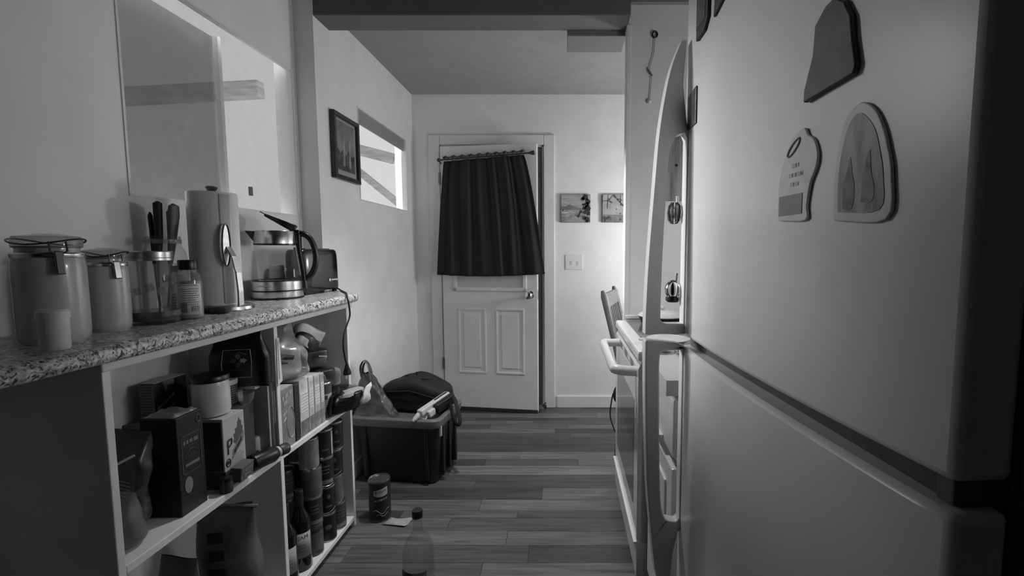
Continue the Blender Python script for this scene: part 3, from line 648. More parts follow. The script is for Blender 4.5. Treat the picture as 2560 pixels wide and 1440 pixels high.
mesh('emblem_stroke', MB().obox((.018, -.0282, .107), (1, 0, -.45), (0, 1, 0), (.45, 0, 1), .012, .0005, .0015), M('petal_12', .12), t)
# ring binders between riser and divider
for k, (vv, yy, h, lb) in enumerate(((.32, 1.4535, .245, 'white slim binder, first of the upright spines beside the divider'), (.02, 1.4625, .250, 'black slim book second in the row beside the divider'), (.07, 1.4715, .252, 'dark grey book with a printed spine, third beside the divider'), (.03, 1.4805, .255, 'black book with pale spine lettering against the divider'))):
    t = thing('slim_book', lb, 'book', (-.962, yy, Z1), 0, 'upright slim books by the divider')
    mesh('cover', MB().box(-.055, 0, 0, .0085, 0, h), M('book_cover_%d' % k, vv, .5, .15, 30), t, smooth=False, bevel=.001)
    mesh('pages', MB().box(-.054, -.002, .0012, .0073, h, h + .0008), paper_m, t, smooth=False)
    if k > 1: mesh('spine_print', print_rows([(.17, 0, .11)], lambda a, b: (.0008, .0043 + b, a), 70 + k, lh=.0045), M('spine_ink', .25, .5), t)
# pill bottle and lying bottle and small boxes
t = thing('pill_bottle', 'small white bottle with a rounded cap beside the pale carton', 'bottle', (-1.003, 1.445, Z1))
mesh('bottle_body', MB().lathe([(.011, 0), (.0125, .003), (.0125, .055), (.011, .06)], 18), white_p, t)
mesh('cap', MB().lathe([(.0125, .059), (.0128, .061), (.0128, .076), (.009, .083), (.001, .085)], 18), white_p, t)
mesh('label_print', print_rows([(0, .038, .014)], cyl(.0125, .0005, R(-50)), 80, lh=.005), dark_m, t)
t = thing('sauce_bottle', 'black squat bottle lying on its side at the shelf edge', 'bottle', (-.972, 1.372, Z1 + .0265), rot=(0, 0, 0))
ax = Vector((.042, .118, 0)).normalized(); t.rotation_euler = (0, 0, math.atan2(ax.y, ax.x))
lay = lambda x, y, z: (z, x, y)
mesh('bottle_body', MB().lathe([(.022, 0), (.026, .004), (.026, .070), (.020, .084), (.014, .088)], 24).map(lay), black_m, t)
mesh('ring', MB().lathe([(.0172, .086), (.0175, .087), (.0175, .094), (.0165, .095)], 24).map(lay), pale_m, t)
mesh('cap', MB().lathe([(.0185, .096), (.019, .098), (.019, .122), (.017, .125), (.001, .125)], 24).map(lay), M('dark_cap', .03, .4), t)
c26 = cyl(.026, .0007, R(-62))
mesh('paper_label', MB().grid(8, 1, lambda u, v: lay(*c26(-.014 + .028 * u, .030 + .034 * v))), M('label_offwhite', .4, .6), t, solid=.0004)
mesh('label_print', print_rows([(0, .036 + .006 * k, .020) for k in range(4)], lambda a, b: lay(*cyl(.026, .0014, R(-62))(a, b)), 81, lh=.0022), mid_m, t)
t = carton('spice_box', 'little grey box tipped against the pale carton at the shelf edge', 'box', -.969, -.940, 1.282, 1.345, Z1 + .012, .62, M('little_grey_card', .11, .6), None, .1)
t.rotation_euler = (0, .12, .1)
mesh('side_print', print_rows([(.03, .03, .05), (.03, .016, .03)], face_x(.0008), 83, lh=.008), mid_m, t)
t = thing('spice_tin', 'small round dark tin in front of the little grey box', 'tin', (-.962, 1.255, Z1))
mesh('tin_body', MB().lathe([(.015, 0), (.016, .002), (.016, .036), (.015, .038)], 20), dark_m, t); mesh('tin_lid', MB().lathe([(.0168, .034), (.0168, .044), (.001, .045)], 20), black_m, t)
t = thing('glass_bowl', 'small clear bowl beside the short white-lidded can', 'bowl', (-.996, 1.402, .7722))
mesh('bowl_shell', MB().lathe([(.010, 0), (.013, .002), (.020, .014), (.0235, .034), (.024, .036)], 28, cap=(True, False)), G('bowl_plastic', .8, .1, .5, .15), t)
# snack bags at the near end of the left bay
t = thing('snack_bag', 'dark snack bag with slanted pale stripe slumped against the near post', 'bag', (-1.055, 1.018, .690), rot=(0, R(12), R(24)))
mesh('bag_film', bag_mb(.13, .15, .07, 11, .016), M('dark_film', .03, .3, .5, 12), t, sub=1)
mesh('stripe', MB().obox((.004, -.044, .075), (1, 0, .8), (0, 1, 0), (-.8, 0, 1), .055, .001, .0025), pale_m, t)
mesh('bag_print', textmb('FL', .034, lambda a, b: (-.026 + a, -.042, .088 + b)), M('bag_ink', .3, .4), t, smooth=False)
mesh('ridge_print', print_rows([(.025, .060 - .008 * k, .05) for k in range(6)], lambda a, b: (a, -.044 + abs(a) * .05, b - a * .35), 91, lh=.0022), mid_m, t)
t = thing('snack_bag', 'pale grey pouch standing under the striped snack bag', 'bag', (-1.045, 1.015, Z1), R(8))
mesh('bag_film', bag_mb(.115, .15, .07, 12, .012), M('pale_film', .12, .4, .15, 14), t, sub=1)
t = thing('snack_bag', 'printed pouch wedged between the pale pouch and the tall black carton', 'bag', (-1.085, 1.09, Z1), R(20))
mesh('bag_film', bag_mb(.085, .14, .04, 13, .008), M('mottled_film', .10, .35, .9, 40), t, sub=1)
mesh('bag_print', print_rows([(.012, .095, .05), (.012, .07, .04)], face_y(-.026), 93, lh=.014), pale_m, t)
t = thing('snack_bag', 'pouch with a dark top standing at the back of the near bay', 'bag', (-1.19, 1.06, Z1), R(10))
mesh('bag_film', bag_mb(.09, .27, .05, 14, .010), M('speckled_film', .22, .4, .6, 30), t, sub=1)
# bags on the bottom of the left bay
for k, (x, yv, wd, h, dp, a, vv, lb) in enumerate(((-1.03, 1.34, .17, .43, .10, 14, .09, 'tall silver-grey bag with bold dark print on the bottom left shelf'), (-1.06, 1.20, .13, .36, .09, -6, .055, 'dull grey sack beside the silver-grey bag on the bottom shelf'), (-1.06, 1.05, .15, .30, .10, 5, .035, 'dark sack at the near end of the bottom shelf'))):
    t = thing('flour_bag', lb, 'bag', (x, yv, Z0), R(a), 'bags on the bottom left shelf')
    mesh('bag_film', bag_mb(wd, h, dp, 20 + k, .014), M('sack_%d' % k, vv, .35, .5, 9), t, sub=1)
    if k == 0:
        for q in range(4): mesh('bold_print', MB().box(-.03, .012, -.058, -.056, .34 - q * .055, .375 - q * .055), ink_m, t, smooth=False, bevel=.002)
        mesh('top_fold', MB().tube([(-.085, -.004, .425), (.0, -.006, .43), (.085, -.004, .415)], .005, 6), M('fold_grey', .16, .4), t)
    if k == 1: mesh('side_stripe', MB().box(.02, .04, -.050, -.048, .04, .30), ink_m, t, smooth=False)

# --- right bay, upper: cartons in a row
row = ((1.517, 1.592, .212, .22, 'carton with an oval window print, first after the divider'), (1.596, 1.624, .208, .018, 'narrow black carton, second after the divider'), (1.628, 1.684, .213, .62, 'pale carton with ruled panels, third after the divider'), (1.688, 1.722, .210, .58, 'slim pale carton, fourth after the divider'), (1.726, 1.766, .206, .48, 'carton with nutrition grids, fifth after the divider'), (1.769, 1.798, .200, .40, 'grey-footed carton, last of the row before the can'))
for k, (a, b, h, vv, lb) in enumerate(row):
    t = carton('cereal_carton', lb, 'carton', -1.12, -.962, a, b, Z1, Z1 + h, M('carton_print_%d' % k, vv, .5, .25, 28), 'cartons in a row on the upper right shelf')
    wd = b - a
    if k == 0:
        mesh('oval_print', MB().tube([(.001, .052 + .022 * cos(2 * pi * q / 24), .085 + .055 * sin(2 * pi * q / 24)) for q in range(24)], .0012, 4, True), pale_m, t)
        mesh('script_print', print_rows([(.036, .185, .055), (.03, .165, .03)], lambda q, r: (.001, q, r + (q - .036) * .3), 100, lh=.016), M('script_grey', .35, .5), t, smooth=False)
        mesh('tag_print', print_rows([(.022, .125, .02), (.022, .105, .02)], lambda q, r: (.001, q, r + (q - .02) * .5), 101, lh=.009), pale_m, t)
        mesh('top_panel', MB().box(-.156, -.002, .002, wd - .002, h, h + .001), pale_m, t, smooth=False)
    elif k == 1:
        mesh('spine_print', print_rows([(wd / 2, .03 + .017 * q, .014) for q in range(10)], face_x(.001), 103, lh=.004), M('dim_ink', .07, .5), t)
    else:
        mesh('text_panel', MB().box(0, .0008, .004, wd - .004, .085, .165), M('text_panel', .75, .5), t, smooth=False)
        mesh('panel_print', print_rows([(wd / 2, .155 - .011 * q, wd - .012) for q in range(7)], face_x(.0012), 104 + k, lh=.0016), grey_pl, t)
        mesh('foot_panel', MB().box(0, .0008, .003, wd - .003, .004, .06), M('foot_print_%d' % k, .10 + .04 * k, .5, .4, 40), t, smooth=False)
t = thing('canned_food', 'can with a dark-topped white label at the end of the carton row', 'can', (-.992, 1.838, Z1), R(-40))
mesh('tin', MB().lathe([(.032, 0), (.033, .002), (.033, .148), (.032, .15), (.029, .148), (.001, .147)], 28), tin_m, t)
mesh('paper_label', MB().lathe([(.0334, .004), (.0334, .144)], 28), M('label_offwhite', .4), t)
mesh('label_top', MB().lathe([(.0337, .104), (.0337, .144)], 28), M('band_dark', .06, .5), t); mesh('label_foot', MB().lathe([(.0337, .004), (.0337, .034)], 28), MATS['band_dark'], t)
mesh('label_print', print_rows([(0, .075 - .008 * q, .05) for q in range(5)], cyl(.0337, .0008), 111, lh=.003), grey_pl, t)
mesh('label_emblem', quad(cyl(.0337, .0009), -.008, .006, .082, .098, 3), dark_m, t)
# clear bag of baked goods on the cartons
t = thing('bread_bag', 'big clear plastic bag of flat bread on the cartons beside the divider', 'bag', (-1.035, 1.62, .7785), R(60))
mesh('bag_film', bag_mb(.20, .215, .13, 31, .034, top_w=.6), film_m, t, sub=1)
mesh('bread', bag_mb(.17, .13, .10, 32, .012, pinch=False), M('pale_bread', .42, .8, .35, 18, bump=.3), t, sub=1, loc=(0, 0, .008))
mesh('film_twist', bag_mb(.07, .07, .05, 33, .014), G('crumpled_film', .6, .2, .6, .35), t, loc=(-.05, -.02, .15))
mesh('dark_print', MB().add([(-.055, -.071, .10), (.02, -.074, .085), (.025, -.074, .10), (-.05, -.071, .122)], [(0, 1, 2, 3)]).add([(-.055, -.071, .082), (.0, -.074, .074), (.0, -.074, .080), (-.05, -.071, .096)], [(0, 1, 2, 3)]), ink_m, t, solid=.001)
t = thing('black_pouch', 'black pouch standing behind the clear bread bag', 'pouch', (-1.115, 1.762, .775), R(14))
mesh('pouch_film', bag_mb(.115, .205, .05, 34, .006), M('black_film', .006, .4), t, sub=1)
# pile by the far panel
t = thing('black_sack', 'black plastic sack with a pale twisted top lying over the shelf edge', 'bag', (-.965, 1.925, Z1), R(65))
mesh('sack_film', bag_mb(.17, .10, .15, 36, .030, pinch=False), M('shiny_black_film', .006, .22, .3, 15), t, sub=1)
mesh('paper_wrap', bag_mb(.13, .022, .06, 37, .022, pinch=False), M('wrap_grey', .32, .6, .2, 20), t, sub=1, loc=(-.005, -.055, .078))
mesh('receipt', bag_mb(.05, .085, .03, 38, .034, pinch=False, nu=12, nv=7), paper_m, t, smooth=False, loc=(.078, -.075, .022))
t = thing('sweets_packet', 'dark glossy packet with a round emblem on top of the black sack', 'packet', (-1.035, 1.905, .668), R(60))
mesh('packet_film', bag_mb(.13, .09, .09, 39, .012, pinch=False), M('glossy_dark_film', .03, .25, .8, 16), t, sub=1)
mesh('round_emblem', MB().prism([(.018 * cos(2 * pi * q / 16), .022 * sin(2 * pi * q / 16)) for q in range(16)], -.050, -.047, lambda a, b, d: (a - .03, d, b + .05)), mid_m, t, smooth=False)
mesh('emblem_ring', MB().tube([(-.03 + .021 * cos(2 * pi * q / 16), -.050, .05 + .025 * sin(2 * pi * q / 16)) for q in range(16)], .0018, 4, True), pale_m, t)
t = thing('salad_tub', 'clear domed plastic tub leaning on the far shelf panel', 'tub', (-1.005, 1.958, .668), R(60))
mesh('tub_shell', MB().lathe([(.02, 0), (.026, .004), (.030, .045), (.031, .048), (.026, .065), (.012, .074), (.001, .075)], 24), film_m, t)
t = thing('chip_packet', 'dark packet with a curved top in the upper right bay', 'packet', (-1.06, 1.90, .757), R(58))
mesh('packet_film', bag_mb(.12, .085, .07, 41, .010, pinch=False), M('charcoal_film', .05, .3, .7, 14), t, sub=1)
mesh('packet_print', MB().obox((.02, -.042, .05), (1, 0, -.2), (0, 1, 0), (0, 0, 1), .018, .001, .003), lite_ink, t)
t = thing('tissue_packet', 'white rolled packet lying slanted on top of the dark packets', 'packet', (-1.035, 1.845, .862), R(62))
mesh('roll_wrap', bag_mb(.056, .135, .052, 45, .014, top_w=1.05), M('white_wrap', .60, .35, .12, 18), t, sub=1, rot=(0, R(120), 0), loc=(-.058, 0, .085))
mesh('dark_packet', bag_mb(.050, .105, .042, 46, .012), M('dark_wrap', .03, .35, .5), t, sub=1, rot=(0, R(122), 0), loc=(-.075, -.030, .052))
mesh('pale_wrapper', bag_mb(.030, .060, .026, 47, .010), MATS['white_wrap'], t, sub=1, rot=(0, R(125), 0), loc=(-.082, -.050, .048))
t = thing('price_strip', 'long white printed paper strip hanging on the divider edge', 'paper strip', (SX + .002, 1.4995, .80))
mesh('strip_paper', MB().prism([(-.006, .0), (.020, .012), (.012, .16), (-.002, .16)], 0, .0008, lambda a, b, d: (d, a, b)), paper_m, t, smooth=False)
mesh('strip_print', print_rows([(.075, 0, .13)], lambda a, b: (.0014, .003 + b, a + .01), 121, lh=.004), grey_pl, t)

# --- right bay, lower: tins
def can(label, loc, r, h, vv, style, face=-45, grp='tins stacked on the lower right shelf'):
    t = thing('canned_food', label, 'can', loc, R(face), grp)
    mesh('tin', MB().lathe([(r * .96, 0), (r, .003), (r * .98, .006), (r * .98, h - .006), (r, h - .003), (r * .97, h), (r * .92, h - .004), (.001, h - .005)], 24), tin_m, t)
    mesh('paper_label', MB().lathe([(r * 1.0, .007), (r * 1.0, h - .007)], 24), M('tin_label_%d' % int(vv * 1000), vv, .45, .3, 20), t)
    c = cyl(r, .0008)
    if style == 'plume':
        mesh('label_print', quad(c, -.012, .012, h * .28, h * .34, 4), M('plume_ink', .13, .5), t)
        mesh('label_emblem', ell(c, 0, h * .66, .006, .009), MATS['plume_ink'], t, smooth=False)
        mesh('label_curve', MB().tube([c(-.028 + .056 * q / 10, h * .08 + h * .14 * (q / 10) ** 3) for q in range(11)], .0016, 4), M('curve_ink', .16, .5), t)
    elif style == 'lines':
        mesh('label_print', print_rows([(.004, h * .72 - .014 * q, .034) for q in range(3)], c, int(vv * 900) + 3, lh=.005), M('lines_ink', .14, .5), t)
        mesh('label_band', quad(c, -.034, .034, h * .10, h * .24, 8), M('band_pale', .2, .5), t)
    elif style == 'oval':
        mesh('label_oval', ell(c, 0, h * .55, .014, .010), M('oval_ink', .14, .5), t, smooth=False)
    elif style == 'strip':
        mesh('label_strip', quad(c, .026, .034, h * .1, h * .92, 2), pale_m, t)
        mesh('label_print', quad(c, -.010, .014, h * .30, h * .35, 4), M('plume_ink', .13), t)
    return t
r, h = .0355, .118
cols = [(-1.000, 1.742, .05), (-.993, 1.832, .016), (-.995, 1.912, .025), (-1.075, 1.80, .035), (-1.075, 1.88, .05), (-1.075, 1.955, .03)]
words = {0: 'bottom', 1: 'second', 2: 'third', 3: 'top'}
names = ['front column next to the wine bottles', 'middle front column', 'front column nearest the far panel', 'back column behind the wine-side tins', 'back column behind the middle tins', 'back corner column by the far panel']
sty = [['oval', 'lines', 'plain', 'plain'], ['oval', 'plume', 'lines', 'strip'], ['lines', 'plain', 'plume', 'plume'], ['plain'] * 4, ['plain'] * 4, ['plain', 'lines', 'plain', 'plume']]
tone = [[.02, .03, .10, .18], [.012, .012, .014, .02], [.05, .12, .016, .02], [.05, .04, .03, .06], [.04, .05, .03, .04], [.05, .03, .02, .03]]
for ci, (x, yv, vv) in enumerate(cols):
    for lv in range(4):
        if ci == 0 and lv == 0: continue
        if ci in (3, 4) and lv < 2: continue
        can('%s tin of the %s' % (words[lv], names[ci]), (x + .003 * ((lv * 7 + ci) % 3 - 1), yv + .003 * ((lv * 5 + ci) % 3 - 1), Z0 + lv * h + .0), r, h, tone[ci][lv], sty[ci][lv], -62 + 7 * ((lv + ci) % 3))
t = thing('spread_jar', 'pale glass jar with a dark lid under the front tins', 'jar', (-1.000, 1.742, Z0), R(-50))
mesh('jar_body', MB().lathe([(.031, 0), (.035, .004), (.035, .090), (.031, .098)], 24), M('dim_glass', .07, .2), t)
mesh('lid', MB().lathe([(.034, .096), (.0345, .098), (.0345, .114), (.033, .1175), (.001, .1178)], 24), dark_m, t)
mesh('paper_label', quad(cyl(.035, .0006), -.03, .03, .02, .07, 8), M('label_dim', .12, .5), t)
for ci in (3, 4):
    o = tag(mesh('low_crate', MB().box(-.034, .034, -.034, .034, 0, .234), M('crate_card', .05, .7), loc=(cols[ci][0], cols[ci][1], Z0), bevel=.002), 'dark box under the %s' % names[ci], 'box')
def wine(label, loc, face, txt, lab):
    t = thing('wine_bottle', label, 'bottle', loc, R(face), 'wine bottles on the lower right shelf')
    R0 = .0365
    mesh('glass_body', MB().lathe([(R0 * .9, 0), (R0, .006), (R0, .175), (R0 * .92, .195), (R0 * .55, .222), (R0 * .40, .240), (R0 * .38, .285), (R0 * .42, .287), (R0 * .42, .298), (R0 * .36, .300)], 28), M('dark_bottle_glass', .006, .08, .2, 10), t)
    mesh('foil_capsule', MB().lathe([(R0 * .44, .236), (R0 * .43, .302), (R0 * .38, .305), (.001, .305)], 24), black_m, t)
    mesh('paper_label', quad(cyl(R0, .0006), -.036, .036, .055, .150, 12), M('wine_label', lab, .6, .1, 30), t, solid=.0004)
    c = cyl(R0, .0013)
    if txt: mesh('label_text', textmb(txt, .020, lambda a, b: c(a + .007, b + .134)), ink_m, t, smooth=False)
    mesh('label_print', print_rows([(0, .105 - .012 * q, .034 + .008 * (q % 2)) for q in range(3)], c, 131, lh=.003), M('label_grey', .1, .5), t)
    return t
wine('dark wine bottle with a pale label reading JAM', (-1.000, 1.655, Z0), -56, 'JAM', .30)
wine('dark wine bottle with a dimmer label beside the divider', (-.998, 1.562, Z0), -58, '', .14)
for k, (x, yv) in enumerate(((-1.085, 1.56), (-1.085, 1.64), (-1.09, 1.72))):
    for lv in range(3):
        can('%s back tin behind the %s' % (('bottom', 'middle', 'upper')[lv], ('divider-side wine bottle', 'JAM wine bottle', 'pale spread jar')[k]), (x, yv, Z0 + lv * h), r, h, (.03, .06, .10)[(lv + k) % 3], ('plain', 'lines', 'oval')[(lv + k) % 3], -48, 'tins at the back of the lower right shelf')

# ================================================================== FLOOR ITEMS
t = thing('large_can', 'tall dark food can on the floor with a framed brand label', 'can', (-.868, 2.065, 0), R(-70))
CR, CHt = .048, .192
mesh('tin', MB().lathe([(CR * .97, 0), (CR, .003), (CR * .98, .007), (CR * .98, CHt - .008), (CR * 1.02, CHt - .004), (CR * .99, CHt), (CR * .93, CHt - .006), (.001, CHt - .007)], 32), M('dull_tin', .18, .35, .1, 20, metal=.9), t)
mesh('paper_label', MB().lathe([(CR, .009), (CR, CHt - .011)], 32), M('near_black_label', .010, .45, .5, 20), t)
c = cyl(CR, .0014, R(8)); c2 = cyl(CR, .0022, R(8))
pl = [(-.030, .128), (-.030, .156), (.0, .165), (.026, .168), (.030, .150), (.022, .130), (.0, .122)]
mesh('label_plaque', band(c, -.031, .031, lambda a: .128 - .006 * (1 - (a / .031) ** 2), lambda a: .158 + .006 * (a / .031)), M('plaque_ink', .40, .5), t, smooth=False)
mesh('label_text', textmb("BUSH'S", .0165, lambda a, b: c2(a, b + .146 + a * .1)), ink_m, t, smooth=False)
mesh('label_line', print_rows([(.0, .107, .056)], lambda a, b: c(a, b + a * .12), 141, lh=.009), M('line_ink', .22, .5), t)
mesh('label_swirl', MB().tube([c(-.038 + .076 * q / 12, .050 + .010 * sin(q * .7)) for q in range(13)], .0012, 4).tube([c(-.02 + .05 * q / 8, .034 + .006 * sin(q)) for q in range(9)], .0012, 4), M('line_ink', .1), t)
o = tag(mesh('paper_scrap', MB().grid(6, 6, lambda u, v: (-.055 + .11 * u + .02 * v, -.028 + .056 * v - .02 * u, .004 + .006 * sin(u * 5) * sin(v * 4) + .004 * u)), M('grey_scrap', .30, .8), loc=(-.78, 2.03, 0), solid=.0006), 'crumpled scrap of paper on the floor beside the dark can', 'paper')
t = thing('glass_bottle', 'clear glass liquor bottle with a black cap on the floor', 'bottle', (-.538, 1.600, 0))
mesh('bottle_glass', MB().lathe([(.050, 0), (.056, .004), (.057, .012), (.057, .150), (.054, .172), (.040, .200), (.024, .220), (.0175, .236), (.0165, .275), (.018, .277), (.018, .284), (.016, .286), (.0145, .284)], 36, cap=(True, False)), glass_m, t)
mesh('cap', MB().lathe([(.0185, .282), (.019, .284), (.019, .306), (.0175, .309), (.001, .309)], 24), black_m, t)
mesh('liquor', MB().lathe([(.001, .013), (.0530, .015), (.0535, .15), (.052, .160), (.001, .160)], 30), G('pale_liquor', .96, .02, .08, .01), t)
c = cyl(.057, .0006, R(-100))
mesh('paper_label', quad(c, -.055, .055, .02, .105, 14), M('bottle_label', .06, .5, .3, 14), t, solid=.0004)

# --- tote
t = thing('storage_tote', 'black plastic storage tote with a grey rim on the floor', 'tote', (-.882, 2.535, 0), R(-7))
def rr(w2, d2, r, n=5):
    P = []
    for cx0, cy0, a0 in ((w2 - r, d2 - r, 0), (-w2 + r, d2 - r, 90), (-w2 + r, -d2 + r, 180), (w2 - r, -d2 + r, 270)):
        P += [(cx0 + r * cos(R(a0 + 90 * k / n)), cy0 + r * sin(R(a0 + 90 * k / n))) for k in range(n + 1)]
    return P
def shell(levels):
    m = MB(); n = None
    for w2, d2, rad, z in levels:
        P = rr(w2, d2, rad); n = len(P); m.v += [(a, b, z) for a, b in P]
    L = len(levels)
    m.f += [(k * n + i, k * n + (i + 1) % n, (k + 1) * n + (i + 1) % n, (k + 1) * n + i) for k in range(L - 1) for i in range(n)]
    m.f.append(tuple(reversed(range(n)))); m.f.append(tuple(range((L - 1) * n, L * n)))
    return m
tote_m = M('tote_black', .006, .5, .3, 20)
mesh('tote_body', shell([(.205, .140, .04, 0), (.212, .147, .04, .01), (.236, .170, .045, .325), (.222, .156, .04, .327), (.200, .136, .035, .02)]), tote_m, t)
mesh('rim', shell([(.226, .160, .04, .318), (.250, .186, .05, .318), (.252, .188, .05, .326), (.252, .188, .05, .358), (.246, .182, .05, .364), (.226, .160, .04, .364), (.222, .156, .04, .33)]), M('rim_grey', .115, .5, .1, 20), t, bevel=.002)
for k in (-.09, .0, .09): mesh('side_rib', MB().box(.205, .240, k - .012, k + .012, .03, .318), tote_m, t, bevel=.006)
for k in (-.17, .17): mesh('front_rib', MB().box(k - .010, k + .010, -.172, -.14, .03, .318), tote_m, t, bevel=.006)
mesh('maker_tag', MB().prism(rr(.026, .006, .004), -.163, -.160, lambda a, b, d: (a + .005, d, b + .235)), M('tag_pale', .30, .5), t, smooth=False)
mesh('latch', MB().obox((.246, -.150, .300), (0, 1, 0), (1, 0, 0), (0, 0, 1), .009, .004, .028), M('latch_pale', .35, .5), t)
mesh('inner_floor', MB().box(-.2, .2, -.138, .138, .30, .312), tote_m, t, smooth=False)
RZ = .364
t = thing('duffel_bag', 'black fabric duffel bag lying on the storage tote', 'duffel bag', (-.850, 2.635, RZ - .040), R(-9))
def df(u, v):
    a = 2 * pi * u; c, s = cos(a), sin(a)
    px = abs(c) ** .5 * (1 if c > 0 else -1); py = abs(s) ** .6 * (1 if s > 0 else -1)
    z = v * .225
    pr = min(1, (v / .10) ** .5) if v < .10 else (1 if v < .58 else max(.0, 1 - ((v - .58) / .42) ** 2.4 * .48))
    if v > .985: pr = .0
    nz = noise.noise_vector(Vector((px * 3, py * 3, v * 3))) * .015
    tilt = .03 * px * (v > .3)
    return (px * .200 * pr + nz.x - .02 * v, py * .110 * pr + nz.y, z - max(0, px) * .055 * v - max(0, -px) * .05 * v * v + nz.z * .4)
mesh('bag_body', MB().grid(40, 18, df), M('black_canvas', .007, .75, .3, 60, bump=.2), t, sub=1)
loop = catmull([(.175, -.05, .08), (.235, -.075, .105), (.275, -.12, .065), (.305, -.15, .0), (.292, -.16, -.02), (.262, -.145, .015), (.235, -.11, .065), (.19, -.07, .07)], 5)
mesh('strap', MB().tube(loop, .011, 8, flat=.35), M('strap_web', .008, .8, .2, 80), t)
mesh('zip', MB().tube([(-.14, -.108, .125), (0, -.122, .14), (.14, -.105, .10)], .004, 6), blackmatte, t)
t = thing('shopping_bag', 'grey plastic shopping bag with upright handles on the tote', 'bag', (-1.030, 2.455, RZ - .050), R(-6))
def sbf(u, v):
    a = 2 * pi * u; c, s = cos(a), sin(a)
    px = abs(c) ** .7 * (1 if c > 0 else -1); py = abs(s) ** .8 * (1 if s > 0 else -1)
    ww = .135 * (1 - .80 * min(1, max(0, v - .06) / .94) ** 1.0); dd = .068 * (1 - .82 * min(1, v) ** 1.0)
    if v < .08: q = (v / .08) ** .5; ww *= .85 + .15 * q; dd *= .8 + .2 * q
    q = Vector((px * 2.2, py * 2.2, v * 5))
    nz = noise.noise_vector(q + Vector((7, 1, 3))) * .022 * (1 - .5 * v) + noise.noise_vector(q * 2.4) * .010
    return (px * ww + nz.x - .055 * v, py * dd + nz.y, v * .27 + nz.z * .5)
sm = MB().grid(36, 20, sbf); sm.f.append(tuple(range(36)))
mesh('bag_film', sm, M('grey_bag_film', .075, .28, .35, 9, coat=.3), t, sub=1)
mesh('handle_loop', MB().tube(catmull([(-.075, -.012, .25), (-.080, -.012, .30), (-.064, -.012, .335), (-.046, -.012, .335), (-.030, -.012, .29), (-.022, -.012, .23)], 4), [.012] * 21, 8, flat=.25), MATS['grey_bag_film'], t)
mesh('handle_loop', MB().tube(catmull([(-.080, .012, .24), (-.080, .012, .29), (-.066, .012, .325), (-.050, .012, .32), (-.034, .012, .28), (-.028, .012, .23)], 4), [.012] * 21, 8, flat=.25), MATS['grey_bag_film'], t)
t = thing('handheld_tool', 'white and black handheld tool lying across the tote rim', 'tool', (-.752, 2.385, RZ + .012), rot=(R(10), 0, R(-26)))
mesh('barrel', MB().box(-.018, .018, -.03, .20, .006, .040), M('tool_white', .50, .4, .1), t, bevel=.006)
mesh('top_slot', MB().box(-.006, .006, .09, .19, .0395, .0412), black_m, t, smooth=False)
mesh('grip', MB().box(.018, .040, .0, .05, -.016, .022), MATS['tool_white'], t, bevel=.006)
mesh('nozzle', MB().tube([(-.004, -.03, .018), (-.006, -.06, .006), (-.007, -.075, .0)], [.014, .012, .006], 10), MATS['tool_white'], t)
mesh('black_side', MB().box(.018, .050, .055, .20, -.018, .034), black_m, t, bevel=.005)
mesh('trigger', MB().tube([(.024, -.004, -.004), (.030, -.022, -.010), (.016, -.030, -.004)], .003, 6), MATS['tool_white'], t)

# ================================================================== LEFT WALL PICTURE, CURTAIN, FAR WALL
t = thing('framed_picture', 'dark-framed picture on the left wall beside the small window', 'picture', (BW, 2.46, 1.775))
pw, ph = .140, .165
fm = MB()
for a, b, c2_, d2 in ((-pw, pw, -ph, -ph + .022), (-pw, pw, ph - .022, ph), (-pw, -pw + .022, -ph + .022, ph - .022), (pw - .022, pw, -ph + .022, ph - .022)): fm.box(.002, .026, a, b, c2_, d2)
mesh('frame', fm, M('dark_frame', .035, .4, .3, 20), t, smooth=False, bevel=.003)
mesh('backing', MB().box(.002, .010, -pw + .01, pw - .01, -ph + .01, ph - .01), M('picture_mat', .30, .6), t, smooth=False)
mesh('print_sky', MB().box(.010, .0108, -.098, .098, -.03, .13), M('hazy_sky', .17, .6, .35, 9), t, smooth=False)
mesh('print_town', MB().prism([(-.098, -.115), (.098, -.115), (.098, -.02), (.06, -.03), (.03, -.005), (.0, -.035), (-.03, -.01), (-.06, -.03), (-.098, .0)], .0108, .0114, lambda a, b, d: (d, a, b)), M('hazy_town', .06, .6, .8, 30), t, smooth=False)
for a in (-.02, .045): mesh('print_tower', MB().box(.0112, .0118, a - .01, a + .01, -.09, .05), M('hazy_tower', .24, .6, .3, 20), t, smooth=False)

t = thing('door_curtain', 'gathered black curtain hanging over the upper half of the door', 'curtain', (0, 0, 0))
def cur(u, v):
    # u across, v 0 top .. 1 bottom
    top0, top1 = -.900, -.300; b0, b1 = -.972, -.150
    k = v ** .75
    x = (top0 + (b0 - top0) * k) * (1 - u) + (top1 + (b1 - top1) * k) * u
    zt = 1.905 + .035 * u; zb = 1.062 - .015 * sin(pi * u) + .012 * u
    z = zt + (zb - zt) * v
    yb = YF - .095 - .085 * (x + .95) / .8
    amp = .010 + .012 * v
    s_ = u + .07 * noise.noise(Vector((u * 5, v * .6, 1)))
    am = .45 + .9 * abs(noise.noise(Vector((u * 5.3, v * .8, 9))))
    y = yb - .006 + amp * (sin(s_ * 2 * pi * 6.3) * am + (.55 - .4 * v) * sin(s_ * 2 * pi * 15.7 + 1)) + .022 * noise.noise(Vector((u * 3.5, v * 1.2, 5)))
    return (x, y, z)
mesh('curtain_cloth', MB().grid(150, 30, cur), M('black_cloth', .014, .85, .15, 120), t, solid=.002)
mesh('heading_tape', MB().grid(90, 2, lambda u, v: (-.905 + .61 * u, YF - .095 - .085 * (-.905 + .61 * u + .95) / .8 - .010 + .007 * sin(u * 120), 1.905 + .035 * u + .018 + .014 * v * (1 + .4 * sin(u * 60)))), M('heading_cloth', .06, .85), t, solid=.002)
